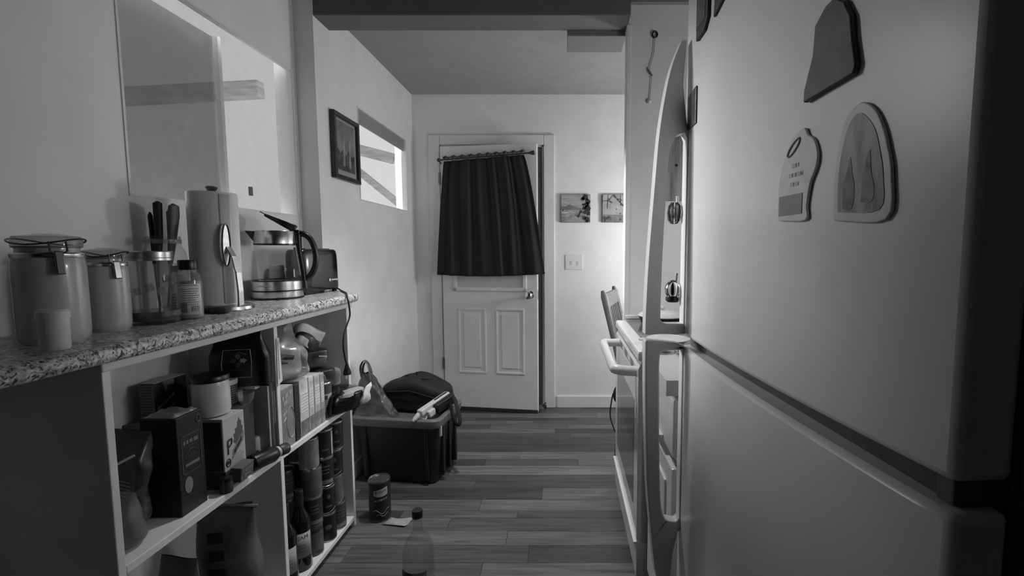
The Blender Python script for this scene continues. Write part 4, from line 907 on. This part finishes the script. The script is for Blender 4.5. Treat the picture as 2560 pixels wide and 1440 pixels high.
mesh('hem', MB().tube([cur(u / 60, .985) for u in range(61)], .004, 6), MATS['black_cloth'], t)
t = thing('curtain_rod', 'thin dark curtain rod across the top of the door', 'curtain rod', (0, 0, 0))
def rodp(x): return (x, YF - .10 - .085 * (x + .95) / .8, 1.915 + (x + .93) * .055)
mesh('rod', MB().tube([rodp(-.935), rodp(-.25)], .006, 10), M('rod_dark', .03, .4), t)
mesh('finial', MB().ball(rodp(-.938), .014, .014, .014), MATS['rod_dark'], t)
mesh('finial', MB().tube([rodp(-.262), rodp(-.25), rodp(-.225), rodp(-.222)], [.006, .011, .018, .012], 12), MATS['rod_dark'], t)
mesh('rod_bracket', MB().tube([rodp(-.935), (-.94, YF - .035, 1.90)], .005, 6), MATS['rod_dark'], t)
mesh('rod_bracket', MB().tube([rodp(-.24), (-.24, YF - .125, 1.945)], .005, 6), MATS['rod_dark'], t)

def canvas(label, x, z, wd, ht):
    t = thing('canvas_print', label, 'picture', (x, YF, z)); mesh('canvas', MB().box(-wd / 2, wd / 2, -.022, 0, -ht / 2, ht / 2), M('canvas_edge', .12, .7), t, smooth=False, bevel=.002); return t
def flat(t, name, poly, mat, layer=1): return mesh(name, MB().prism(poly, -.022 - .0004 * layer, -.022 - .0004 * (layer - 1), lambda a, b, d: (a, d, b)), mat, t, smooth=False)
def blobs(t, name, cs, mat, layer, seed):
    rr_ = random.Random(seed); m = MB()
    for a, b, r0 in cs:
        P = [(a + r0 * rr_.uniform(.6, 1.15) * cos(2 * pi * k / 9), b + r0 * rr_.uniform(.6, 1.15) * sin(2 * pi * k / 9)) for k in range(9)]
        m.prism(P, -.022 - .0004 * layer, -.0220, lambda a, b, d: (a, d, b))
    return mesh(name, m, mat, t, smooth=False)
t = canvas('small landscape canvas with a mountain, lake and dark tree', .079, 1.567, .226, .212)
s = .11
flat(t, 'painted_sky', [(-.11, -.0), (.11, -.0), (.11, .104), (-.11, .104)], M('paint_sky', .33, .7, .25, 14, stretch=(1, 1, 5)), 1)
flat(t, 'painted_mountain', [(-.11, -.012), (-.11, .018), (-.08, .016), (-.055, .026), (-.045, .033), (-.035, .026), (.0, .012), (.045, .0), (.06, -.012)], M('paint_mountain', .16, .7, .2, 20), 2)
flat(t, 'painted_lake', [(-.11, -.012), (.11, -.012), (.11, -.04), (-.11, -.04)], M('paint_lake', .34, .7, .5, 18, stretch=(1, 1, 6)), 2)
flat(t, 'painted_shore', [(-.11, -.04), (.11, -.04), (.11, -.104), (-.11, -.104)], M('paint_shore', .24, .7, .6, 22, stretch=(1, 1, 3)), 2)
flat(t, 'painted_path', [(-.10, -.100), (-.02, -.058), (.0, -.056), (.07, -.100)], M('paint_path', .30, .7, .2), 3)
blobs(t, 'painted_tree', [(.075, .085, .028), (.055, .075, .016), (.092, .055, .022), (.085, .03, .020), (.062, .028, .014), (.092, .0, .028), (.065, .005, .016), (.098, -.04, .02)], M('paint_tree', .022, .7, .3, 40), 4, 3)
blobs(t, 'painted_bushes', [(.09, -.08, .022), (.065, -.075, .016), (.04, -.025, .014), (.07, -.03, .018), (.03, -.045, .012), (-.096, -.014, .008), (.085, -.098, .012), (.02, -.06, .01)], M('paint_bush', .035, .7, .4, 40), 4, 4)
t = canvas('small pale canvas of blossom branches beside the partition', .392, 1.567, .218, .212)
flat(t, 'painted_ground', [(-.106, -.104), (.106, -.104), (.106, .104), (-.106, .104)], M('paint_pale', .36, .7, .2, 14), 1)
flat(t, 'painted_field', [(-.106, -.104), (.106, -.104), (.106, -.052), (-.106, -.045)], M('paint_field', .19, .7, .4, 26), 2)
bm2 = MB()
for P in ([(-.064, .104), (-.066, .06), (-.069, .0)], [(-.105, .058), (-.05, .055)], [(-.06, .06), (-.04, .085), (-.03, .10)], [(-.028, .100), (.0, .075), (.03, .045), (.055, .018)], [(.0, .075), (.02, .07), (.045, .06)], [(-.106, .04), (-.106, .10)], [(.03, .10), (.032, .02)]):
    for q in range(len(P) - 1):
        a, b = Vector((P[q][0], -.0235, P[q][1])), Vector((P[q + 1][0], -.0235, P[q + 1][1])); d = b - a
        bm2.obox((a + b) / 2, d, (0, 1, 0), d.cross(Vector((0, 1, 0))), d.length / 2, .0012, .002)
mesh('painted_branch', bm2, M('paint_branch', .06, .7), t, smooth=False)
blobs(t, 'painted_leaves', [(-.02, .095, .01), (-.01, .085, .008), (.01, .066, .011), (.025, .052, .009), (.05, .025, .010), (-.055, .07, .009), (-.045, .05, .008), (.035, .03, .007), (.0, -.005, .007), (.03, -.04, .006), (-.035, .045, .006)], M('paint_leaf', .08, .7, .3), 4, 6)
blobs(t, 'painted_shrubs', [(-.095, -.07, .016), (-.075, -.075, .014), (-.06, -.068, .010), (.03, -.085, .010), (-.09, -.092, .012)], M('paint_shrub', .06, .7, .4), 4, 7)

t = thing('outlet_plate', 'white double outlet plate on the far wall under the canvases', 'outlet', (.068, YF, 1.155))
mesh('cover_plate', MB().box(-.068, .068, -.007, 0, -.058, .058), white_p, t, smooth=False, bevel=.003)
for a in (-.024, .024): mesh('socket', MB().box(a - .009, a + .009, -.0085, -.006, -.022, .008), M('socket_grey', .5, .5), t, smooth=False, bevel=.001)

# --- chair in the back entry
t = thing('wooden_chair', 'wooden chair with a slatted back leaning beyond the stove', 'chair', (.60, 2.86, 0), R(-16))
ch_m = M('chair_wood', .13, .5, .25, 12)
lean = lambda z: -.20 - (z - .45) * .24
for yy in (-.19, .19):
    mesh('back_post', MB().tube([(-.20, yy, 0), (-.20, yy, .45), (lean(.7), yy, .7), (lean(.97), yy, .97), (lean(1.0) - .004, yy, 1.005)], [.017, .019, .018, .021, .010], 10), ch_m, t)
    mesh('leg', MB().tube([(.20, yy, 0), (.20, yy, .44)], [.016, .02], 10), ch_m, t)
def railm(z0, z1): return MB().prism([(lean(z0) - .010, z0), (lean(z0) + .012, z0), (lean(z1) + .012, z1), (lean(z1) - .010, z1)], -.18, .18, lambda a, b, d: (a, d, b))
mesh('crest_rail', railm(.90, .985), ch_m, t, smooth=False, bevel=.006); mesh('lower_rail', railm(.50, .54), ch_m, t, smooth=False, bevel=.004)
for k in range(6): mesh('slat', MB().tube([(lean(.52), -.14 + .056 * k, .52), (lean(.92), -.14 + .056 * k, .92)], .009, 8, flat=.6), ch_m, t)
mesh('seat', MB().box(-.22, .23, -.215, .215, .44, .465), ch_m, t, bevel=.01)
for z in (.16, .27):
    mesh('stretcher', MB().tube([(-.2, -.19, z), (.2, -.19, z)], .010, 8).tube([(-.2, .19, z), (.2, .19, z)], .010, 8), ch_m, t)
t = thing('hanging_cable', 'black cable hanging in a loop beyond the far corner of the stove', 'cable', (0, 0, 0))
mesh('cable_wire', MB().tube(catmull([(.292, 2.42, .50), (.262, 2.42, .485), (.25, 2.42, .44), (.243, 2.42, .36), (.262, 2.42, .29), (.275, 2.42, .26), (.278, 2.42, .19)], 5), .004, 6), blackmatte, t)
mesh('cable_plug', MB().tube([(.278, 2.42, .22), (.278, 2.42, .16), (.278, 2.42, .11)], [.006, .010, .010], 8), blackmatte, t)
mesh('adapter', MB().ball((.285, 2.42, .475), .028, .02, .05, 12, 8), blackmatte, t)
mesh('wall_clip', MB().box(.28, .305, 2.38, 2.44, .49, .51), blackmatte, t, smooth=False)

# ================================================================== RIGHT: STOVE, CABINET, FRIDGE
SFX, SYA, SYB = .256, 1.575, 2.285
t = thing('electric_stove', 'white freestanding stove with a bowed door handle', 'stove', (SFX, SYA, 0)); L = SYB - SYA
mesh('stove_body', MB().box(.02, .70, 0, L, .06, .872), white_m, t, smooth=False, bevel=.004)
mesh('toe_base', MB().box(.05, .68, .02, L - .02, .0, .06), dark_m, t, smooth=False)
mesh('cooktop_rim', MB().box(-.004, .70, -.004, L + .002, .862, .900), white_g, t, smooth=False, bevel=.010)
mesh('cooktop_glass', MB().box(.045, .66, .035, L - .035, .899, .903), M('ceran_glass', .10, .12, .4, 10), t, smooth=False)
dm = MB().box(0, .03, .006, L - .006, .205, .800)
dd_ = mesh('oven_door', dm, white_g, t, smooth=False, bevel=.006)
mesh('oven_window', MB().box(-.001, .004, .085, L - .085, .30, .70), M('oven_glass', .14, .10, .2, 6), dd_, smooth=False, bevel=.001)
vt = MB().prism([(.0, .800), (.0, .835), (.012, .858), (.03, .858), (.03, .800)], .006, L - .006, lambda a, b, d: (a, d, b))
vp = mesh('vent_trim', vt, white_g, t, smooth=False, bevel=.002)
sl = MB()
for g in range(3):
    for c_ in range(4):
        for q in range(4):
            yv = .12 + g * .17 + c_ * .022 + .010 * (q % 2); z = .806 + q * .0075
            sl.box(-.0008, .002, yv, yv + .013, z, z + .0034)
so = mesh('vent_slots', sl, black_m, vp, smooth=False)
hy0, hy1, hx = .075, .575, -.076
mesh('door_handle', MB().tube(catmull([(.004, hy0 - .012, .812), (-.035, hy0 - .004, .812), (hx + .010, hy0 + .006, .814), (hx, hy0 + .04, .815), (hx, (hy0 + hy1) / 2, .815), (hx, hy1 - .04, .815), (hx + .010, hy1 - .006, .814), (-.035, hy1 + .004, .812), (.004, hy1 + .012, .812)], 5), .0185, 14), white_g, dd_)
dw = mesh('storage_drawer', MB().box(0, .03, .006, L - .006, .065, .198), white_g, t, smooth=False, bevel=.006)
mesh('drawer_lip', MB().box(-.010, .004, .006, L - .006, .190, .200), white_g, dw, smooth=False, bevel=.003)
mesh('side_trim', MB().box(.02, .06, -.003, .001, .2, .84), M('trim_grey', .45, .4), t, smooth=False)
for yv, r0 in ((.17, .09), (.52, .075)):
    for xv in (.20, .50): mesh('burner_ring', MB().tube([(xv + r0 * cos(2 * pi * k / 28), yv + r0 * sin(2 * pi * k / 28), .9032) for k in range(28)], .0015, 4, True), mid_m, t)
# cookware on the stove
t = thing('frying_pan', 'dark pan under a pale glass lid at the far end of the stove', 'pan', (.455, 2.16, .904))
mesh('pan_body', MB().lathe([(.085, 0), (.095, .004), (.108, .035), (.110, .037), (.106, .037), (.092, .008), (.001, .006)], 36), M('pan_black', .012, .35), t)
ldp = mesh('pan_lid', MB().lathe([(.110, .036), (.112, .040), (.095, .052), (.05, .062), (.001, .065)], 36), M('lid_pale', .5, .12, .05), t)
mesh('lid_knob', MB().lathe([(.010, .064), (.016, .075), (.014, .082), (.001, .083)], 16), M('lid_pale', .5), ldp)
t = thing('spoon_rest', 'pale shallow dish with a dark hollow at the near end of the stove', 'dish', (.385, 1.70, .904))
mesh('dish', MB().lathe([(.05, 0), (.062, .004), (.078, .018), (.080, .018), (.064, .007), (.05, .005), (.001, .005)], 30), M('dish_pale', .55, .2), t)
mesh('handle_tab', MB().tube([(-.075, -.01, .016), (-.10, -.018, .017), (-.112, -.020, .016)], [.010, .012, .006], 10, flat=.5), MATS['dish_pale'], t)
# base cabinet between stove and fridge
CX = .288
t = thing('base_cabinet', 'white base cabinet with a drawer between stove and refrigerator', 'cabinet', (CX, 1.185, 0)); L = .382
mesh('carcass', MB().box(.022, .78, 0, L, .10, .735), white_m, t, smooth=False, bevel=.003)
mesh('face_frame', MB().box(.022, .06, 0, L, .735, .866), white_m, t, smooth=False)
mesh('toe_kick', MB().box(.06, .76, .0, L, 0, .10), dark_m, t, smooth=False)
dw = mesh('drawer_front', MB().box(0, .022, .012, L - .03, .690, .852), M('cabinet_paint', .6, .4), t, smooth=False, bevel=.006)
mesh('drawer_pull', MB().box(-.014, .0, .12, .25, .70, .712), white_m, dw, smooth=False, bevel=.003)
cd = mesh('cabinet_door', MB().box(0, .022, .012, L - .03, .125, .660), white_m, t, smooth=False, bevel=.006)
mesh('raised_panel', MB().box(-.006, .002, .075, L - .09, .19, .60), white_m, cd, smooth=False, bevel=.008)
mesh('door_knob', MB().lathe([(.006, 0), (.006, .012), (.013, .016), (.012, .026), (.001, .029)], 14).map(lambda x, y, z: (-z, x, y)), polish, cd, loc=(0, L - .06, .62))
mesh('filler_gap', MB().box(.006, .03, L - .026, L - .004, .10, .85), dark_m, t, smooth=False)
t = thing('sink_counter', 'white counter with a sink basin beside the refrigerator', 'counter', (CX - .022, 1.185, .866)); 
ctm = MB()
for q in ((0, .10, 0, .385), (.10, .50, .30, .385), (.10, .50, 0, .05), (.50, .81, 0, .385)): ctm.box(q[0], q[1], q[2], q[3], 0, .042)
mesh('counter_slab', ctm, M('counter_laminate', .42, .35, .04), t, smooth=False)
bs = MB().box(.10, .50, .05, .30, -.12, -.115).box(.10, .104, .05, .30, -.115, .046).box(.496, .50, .05, .30, -.115, .046).box(.10, .50, .05, .054, -.115, .046).box(.10, .50, .296, .30, -.115, .046)
mesh('sink_basin', bs, chrome, t, smooth=False)
mesh('faucet', MB().tube(catmull([(.60, .18, .04), (.60, .18, .22), (.57, .18, .29), (.50, .18, .30), (.44, .18, .26), (.43, .18, .22)], 5), .010, 10), polish, t)
for k, (x, yv, r0, lb) in enumerate(((.335, 1.52, .030, 'steel lid stacked lowest at the edge of the sink counter'),)):
    o = tag(mesh('pot_lid', MB().lathe([(.040, 0), (.042, .004), (.030, .012), (.001, .016)], 28), chrome, loc=(.33, 1.525, .9082)), 'steel pot lid lying on the sink counter beside the stove', 'lid')
t = thing('cutlery_tray', 'shiny low tray of cutlery behind the sink', 'tray', (.38, 1.495, .9085))
mesh('tray', MB().box(0, .10, 0, .055, 0, .014), chrome, t, smooth=False, bevel=.003)
for k in range(3): mesh('fork', MB().tube([(.0, .012 + .016 * k, .018), (.09, .010 + .016 * k, .019)], .004, 6), polish, t)

# unseen fill lights added to brighten the rooms: two globes and a spot
def glow(name, strength):
    m, nt, out = _new(name)
    e = nt.nodes.new('ShaderNodeEmission'); e.inputs[0].default_value = g3(1); e.inputs[1].default_value = strength
    nt.links.new(e.outputs[0], out.inputs[0]); return m
t = thing('sink_fill_globe', 'unseen globe light added over the sink to brighten the kitchen', 'lamp', (.93, 1.27, 1.42))  # added out of sight to light the partition and left side
mesh('globe', MB().ball((0, 0, 0), .085, .085, .085, 24, 14), glow('sink_fill_glow', 40), t)
mesh('stem', MB().tube([(0, 0, .084), (0, 0, CH - 1.42)], .006, 8), tin_m, t)
mesh('canopy', MB().lathe([(.05, CH - 1.445), (.05, CH - 1.42)], 20), tin_m, t)
t = thing('aisle_fill_spot', 'unseen ceiling spot added to brighten the kitchen aisle', 'downlight', (-.32, 2.06, CH))  # spot added above the view to lift floor and shelves
mesh('trim_ring', MB().tube([(.08 * cos(2 * pi * k / 28), .08 * sin(2 * pi * k / 28), -.003) for k in range(28)], .006, 6, True), white_p, t)
sp_ = bpy.data.lights.new('aisle_fill_bulb', 'SPOT'); sp_.energy = 115; sp_.spot_size = R(88); sp_.spot_blend = .85; sp_.shadow_soft_size = .06
spo = bpy.data.objects.new('aisle_fill_bulb', sp_); COL.objects.link(spo); spo.parent = t; spo.location = (0, 0, -.012)
t = thing('entry_fill_globe', 'unseen globe on a pole added behind the partition to brighten the entry', 'lamp', (1.08, 2.97, 0))  # added out of sight to lift the far wall
mesh('base', MB().lathe([(.13, 0), (.13, .015), (.02, .03)], 24), tin_m, t)
mesh('pole', MB().tube([(0, 0, .02), (0, 0, 1.16)], .010, 8), tin_m, t)
mesh('globe_shade', MB().ball((0, 0, 1.27), .11, .11, .11, 24, 14), glow('entry_fill_glow', 66), t)

# things on the partition
t = thing('cutting_board', 'round-shouldered wooden cutting board hanging on the partition', 'cutting board', (.545, YP - .012, 1.49))
P = [(-.060, 0), (.085, 0), (.085, .32)] + [(-.060 + .05 * (1 - cos(R(a))), .27 + .05 * sin(R(a))) for a in range(90, -1, -15)]
mesh('board', MB().prism(P, -.012, .008, lambda a, b, d: (a, d, b)), wood_l, t, smooth=False, bevel=.004)
mesh('hang_hole', MB().lathe([(.007, 0), (.007, .002), (.001, .0021)], 12).map(lambda x, y, z: (x, -z, y)), black_m, t, loc=(-.005, -.012, .17))
t = thing('pull_cord', 'thin pull cord with a white bead hanging on the partition', 'pull cord', (0, 0, 0))
mesh('hook', MB().tube([(.428 + .012 * cos(2 * pi * k / 14), YP - .012, 2.275 + .014 * sin(2 * pi * k / 14)) for k in range(14)], .004, 6, True).tube([(.44, YP, 2.275), (.44, YP - .016, 2.275)], .004, 6), M('hook_dark', .02, .4, .1, 20, metal=.7), t)
mesh('cord', MB().tube(catmull([(.430, YP - .012, 2.262), (.422, YP - .010, 2.18), (.405, YP - .010, 2.12), (.416, YP - .010, 2.09), (.412, YP - .010, 2.03), (.408, YP - .010, 1.975)], 4), .002, 6), M('cord_grey', .3, .6), t)
mesh('tassel', MB().tube([(.393, YP - .010, 2.125), (.405, YP - .010, 2.10), (.42, YP - .010, 2.085)], [.003, .010, .004], 8, flat=.4), M('tassel_dark', .12, .7), t)
mesh('bead', MB().ball((.407, YP - .012, 1.965), .011, .011, .011), white_p, t)
t = thing('wall_ledge', 'narrow white ledge along the foot of the partition behind the stove', 'ledge', (.303, YP - .012, .908))
mesh('ledge_board', MB().box(0, .77, 0, .012, 0, .016), white_g, t, smooth=False, bevel=.003)

# --- refrigerator
FR = thing('refrigerator', 'white two-door refrigerator covered with magnets, handles at its far edge', 'refrigerator', (.28, 1.10, 0), R(184.1))
FW, FD, FT = .725, .70, 1.86
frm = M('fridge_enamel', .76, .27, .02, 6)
mesh('cabinet_body', MB().box(-FD, -.062, .004, FW - .004, .02, FT - .01), M('fridge_side_shaded', .06, .4, .03, 20), FR, smooth=False, bevel=.004)  # side of the white fridge coloured dark in place of shade
def bul(y): return .016 * (1 - ((y - FW / 2) / (FW / 2)) ** 2)
def doorshape(z0, z1):
    P = [(-.055, .0), (-.006, .0)] + [(bul(FW * k / 16) - .0, FW * k / 16) for k in range(0, 17)] + [(-.006, FW), (-.055, FW)]
    P = [(-.055, .0)] + [(bul(FW * k / 20), FW * k / 20) for k in range(21)] + [(-.055, FW)]
    return MB().prism(P, z0, z1, lambda a, b, d: (a, b, d))
up = mesh('upper_door', doorshape(1.050, FT), frm, FR, bevel=.008)
lo = mesh('lower_door', doorshape(.12, 1.022), frm, FR, bevel=.008)
mesh('door_gasket', MB().box(-.066, -.020, .012, FW - .012, 1.015, 1.058), M('gasket_grey', .07, .7), FR, smooth=False)
mesh('kick_grille', MB().box(-.06, -.012, .02, FW - .02, .0, .11), M('grille_dark', .05, .6), FR, smooth=False)
mesh('hinge_cover', MB().box(-.055, -.012, FW - .03, FW - .012, 1.023, 1.049), M('hinge_grey', .10, .5), FR, smooth=False, bevel=.002)
# handle fins: outline in world X / Z turned to local x = (.28 - X)
def fin(name, outer, hole, y0, y1, parent):
    bm = bmesh.new()
    def ring(P, yv): return [bm.verts.new((.28 - a, yv, b)) for a, b in P]
    me = bpy.data.meshes.new(name)
    # fill outline with hole using triangle_fill
    vo = ring(outer, y0); vh = ring(hole, y0)
    es = [bm.edges.new((V[i], V[(i + 1) % len(V)])) for V in (vo, vh) for i in range(len(V))]
    bmesh.ops.triangle_fill(bm, edges=es, use_beauty=True)
    r = bmesh.ops.extrude_face_region(bm, geom=list(bm.faces))
    bmesh.ops.translate(bm, verts=[g for g in r['geom'] if isinstance(g, bmesh.types.BMVert)], vec=(0, y1 - y0, 0))
    bmesh.ops.recalc_face_normals(bm, faces=bm.faces)
    bm.to_mesh(me); bm.free(); me.materials.append(frm)
    for p in me.polygons: p.use_smooth = True
    me.set_sharp_from_angle(angle=R(38))
    o = bpy.data.objects.new(name, me); COL.objects.link(o); o.parent = parent
    md = o.modifiers.new('bevel', 'BEVEL'); md.width = .007; md.segments = 3; md.limit_method = 'ANGLE'; md.angle_limit = R(40)
    return o
def smooth2(P, n=4): return [(p.x, p.y) for p in catmull([(a, b, 0) for a, b in P], n)]
uo = smooth2([(.184, 1.054), (.185, 1.12), (.190, 1.236), (.200, 1.386), (.209, 1.506), (.222, 1.597), (.236, 1.66), (.257, 1.715)]) + [(.268, 1.715), (.262, 1.62), (.272, 1.535), (.284, 1.525), (.284, 1.054)]
uh = smooth2([(.268, 1.515), (.250, 1.508), (.239, 1.490), (.232, 1.46), (.226, 1.349), (.221, 1.217), (.219, 1.10), (.222, 1.085), (.232, 1.078)], 3) + [(.274, 1.078), (.274, 1.50)]
fin('handle', uo, uh, .004, .034, up)
loo = smooth2([(.184, 1.040), (.185, .924), (.189, .80), (.194, .688), (.204, .58), (.216, .478), (.228, .43), (.240, .40)]) + [(.252, .40), (.262, .52), (.272, .565), (.284, .575), (.284, 1.021), (.262, 1.032), (.2, 1.040)]
loh = smooth2([(.268, .592), (.248, .596), (.237, .606), (.228, .652), (.223, .78), (.220, .924), (.220, .995), (.224, 1.01), (.234, 1.015)], 3) + [(.274, 1.015), (.274, .60)]
fin('handle', loo, loh, .004, .034, lo)

# magnets on the doors (refrigerator coordinates: y along the door, z up), each its own thing
ca, sa = cos(R(184.1)), sin(R(184.1))
def fr_pt(x, y): return (.28 + x * ca - y * sa, 1.10 + x * sa + y * ca)
def magnet(name, label, cat, outline, thick, mat, lift=0.0, group=None, curved=False):
    cy0 = sum(p[0] for p in outline) / len(outline); cz = sum(p[1] for p in outline) / len(outline)
    slope = math.atan2(bul(cy0 + .01) - bul(cy0 - .01), .02)
    mx = max(bul(p[0]) - bul(cy0) - (p[0] - cy0) * math.tan(slope) for p in outline)
    X, Y = fr_pt(bul(cy0) + .0006 + lift, cy0)
    t = thing(name, label, cat, (X, Y, cz), 0, group); t.rotation_euler = (0, 0, R(184.1) - slope)
    P = [(a - cy0, b - cz) for a, b in outline]
    if curved: P = smooth2(P, 4)
    mesh('magnet_sheet', MB().prism(P, 0, thick, lambda a, b, d: (d, a, b)), mat, t, smooth=False, bevel=min(.0015, thick * .3))
    return t, cy0, cz
t, a0, b0 = magnet('photo_magnet', 'tall black photo magnet with a slanting foot high on the refrigerator', 'magnet', [(.100, 1.683), (.150, 1.683), (.172, 1.700), (.172, 1.80), (.100, 1.80)], .006, M('magnet_black', .008, .5))
mesh('magnet_face', MB().box(.006, .0066, .102 - a0, .158 - a0, 1.705 - b0, 1.797 - b0), M('photo_grey', .10, .3, .3, 20), t, smooth=False)
magnet('photo_magnet', 'dark magnet strip beside the tall photo magnet', 'magnet', [(.203, 1.682), (.245, 1.692), (.245, 1.79), (.215, 1.79)], .005, M('magnet_dark', .02, .5))
t, a0, b0 = magnet('photo_magnet', 'small portrait photo magnet near the refrigerator handle', 'magnet', [(.034, 1.519), (.098, 1.519), (.098, 1.596), (.034, 1.592)], .003, M('photo_dark', .05, .35, .6, 30))
t, a0, b0 = magnet('ragged_magnet', 'dark ragged-edged magnet high on the refrigerator door', 'magnet', [(.511, 1.432), (.594, 1.437), (.597, 1.446), (.590, 1.475), (.586, 1.500), (.575, 1.520), (.560, 1.532), (.545, 1.530), (.527, 1.516), (.525, 1.483), (.517, 1.462), (.511, 1.446)], .007, M('slate_print', .035, .5, .5, 40))
t, a0, b0 = magnet('arch_magnet', 'grey arch-shaped picture magnet on the refrigerator door', 'magnet', [(.572, 1.283), (.644, 1.280), (.648, 1.322), (.642, 1.350), (.634, 1.373), (.622, 1.393), (.606, 1.404), (.592, 1.400), (.580, 1.388), (.572, 1.352), (.569, 1.320), (.571, 1.285)], .004, M('arch_rim', .60, .35), curved=True)
ap = smooth2([(.578, 1.292), (.636, 1.290), (.639, 1.322), (.633, 1.350), (.624, 1.374), (.606, 1.393), (.592, 1.388), (.582, 1.366), (.577, 1.330), (.578, 1.295)], 4)
mesh('arch_picture', MB().prism([(a - a0, b - b0) for a, b in ap], .004, .0047, lambda a, b, d: (d, a, b)), M('arch_print', .30, .5, .45, 60, stretch=(1, 1, .25)), t, smooth=False)
for P in ([(.586, 1.295), (.600, 1.295), (.602, 1.318), (.598, 1.332), (.594, 1.350), (.590, 1.335), (.585, 1.322)], [(.612, 1.300), (.626, 1.299), (.629, 1.312), (.624, 1.330), (.621, 1.352), (.616, 1.340), (.613, 1.322)]):
    mesh('arch_figure', MB().prism([(a - a0, b - b0) for a, b in smooth2(P, 3)], .0047, .0051, lambda a, b, d: (d, a, b)), M('figure_print', .15, .5, .6, 60), t, smooth=False)
t, a0, b0 = magnet('souvenir_magnet', 'pale wavy-edged souvenir magnet with a grey box print', 'magnet', [(.460, 1.290), (.519, 1.287), (.521, 1.305), (.526, 1.331), (.536, 1.350), (.538, 1.366), (.530, 1.384), (.518, 1.392), (.511, 1.402), (.498, 1.400), (.484, 1.392), (.470, 1.372), (.459, 1.345), (.457, 1.318), (.459, 1.292)], .004, M('magnet_cream', .64, .3), curved=True)
mesh('box_print', MB().box(.004, .0048, .462 - a0, .513 - a0, 1.296 - b0, 1.322 - b0), M('box_grey', .22, .5), t, smooth=False)
mesh('lip_print', MB().tube([(.0045, .491 - a0 + .013 * cos(2 * pi * k / 14), 1.382 - b0 + .006 * sin(2 * pi * k / 14) + .008 * cos(2 * pi * k / 14)) for k in range(14)], .0014, 4, True), M('lip_grey', .25, .5), t)
mesh('script_print', print_rows([(0, 0, .03), (0, -.012, .02), (0, .012, .016)], lambda a, b: (.0046, .497 - a0 + a, 1.347 - b0 + b), 171, lh=.005), M('script_fade', .40, .5), t)
# chrome ornaments between handle and door
def ornament(label, z, dark):
    X, Y = fr_pt(.018, -.013)
    t = thing('chrome_clip', label, 'clip', (X, Y, z))
    if dark:
        mesh('wire_basket', MB().lathe([(.006, -.026), (.014, -.018), (.0175, 0), (.015, .016), (.008, .024), (.001, .026)], 14), M('basket_steel', .2, .35, .6, 60, metal=.8), t)
        for k in range(7): mesh('basket_wire', MB().tube([(.0185 * cos(2 * pi * k / 7) * q, .0185 * sin(2 * pi * k / 7) * q, zz) for q, zz in ((.4, -.025), (.82, -.017), (1, 0), (.86, .016), (.4, .025))], .0013, 5), polish, t)
        mesh('hook', MB().box(.004, .010, -.003, .003, .02, .04), white_p, t, smooth=False)
    else:
        mesh('chrome_dome', MB().ball((0, 0, .004), .0195, .0195, .024, 24, 14), polish, t)
        mesh('collar', MB().lathe([(.012, -.026), (.017, -.022), (.017, -.014), (.012, -.012)], 20), black_m, t)
        mesh('stem', MB().tube([(.008, 0, .024), (.010, 0, .044)], .002, 6), M('stem_steel', .2, .3, .1, 20, metal=1), t)
ornament('dark wire strawberry-shaped clip between handle and upper door', 1.338, True)
ornament('polished chrome dome clip near the foot of the upper handle', 1.150, False)
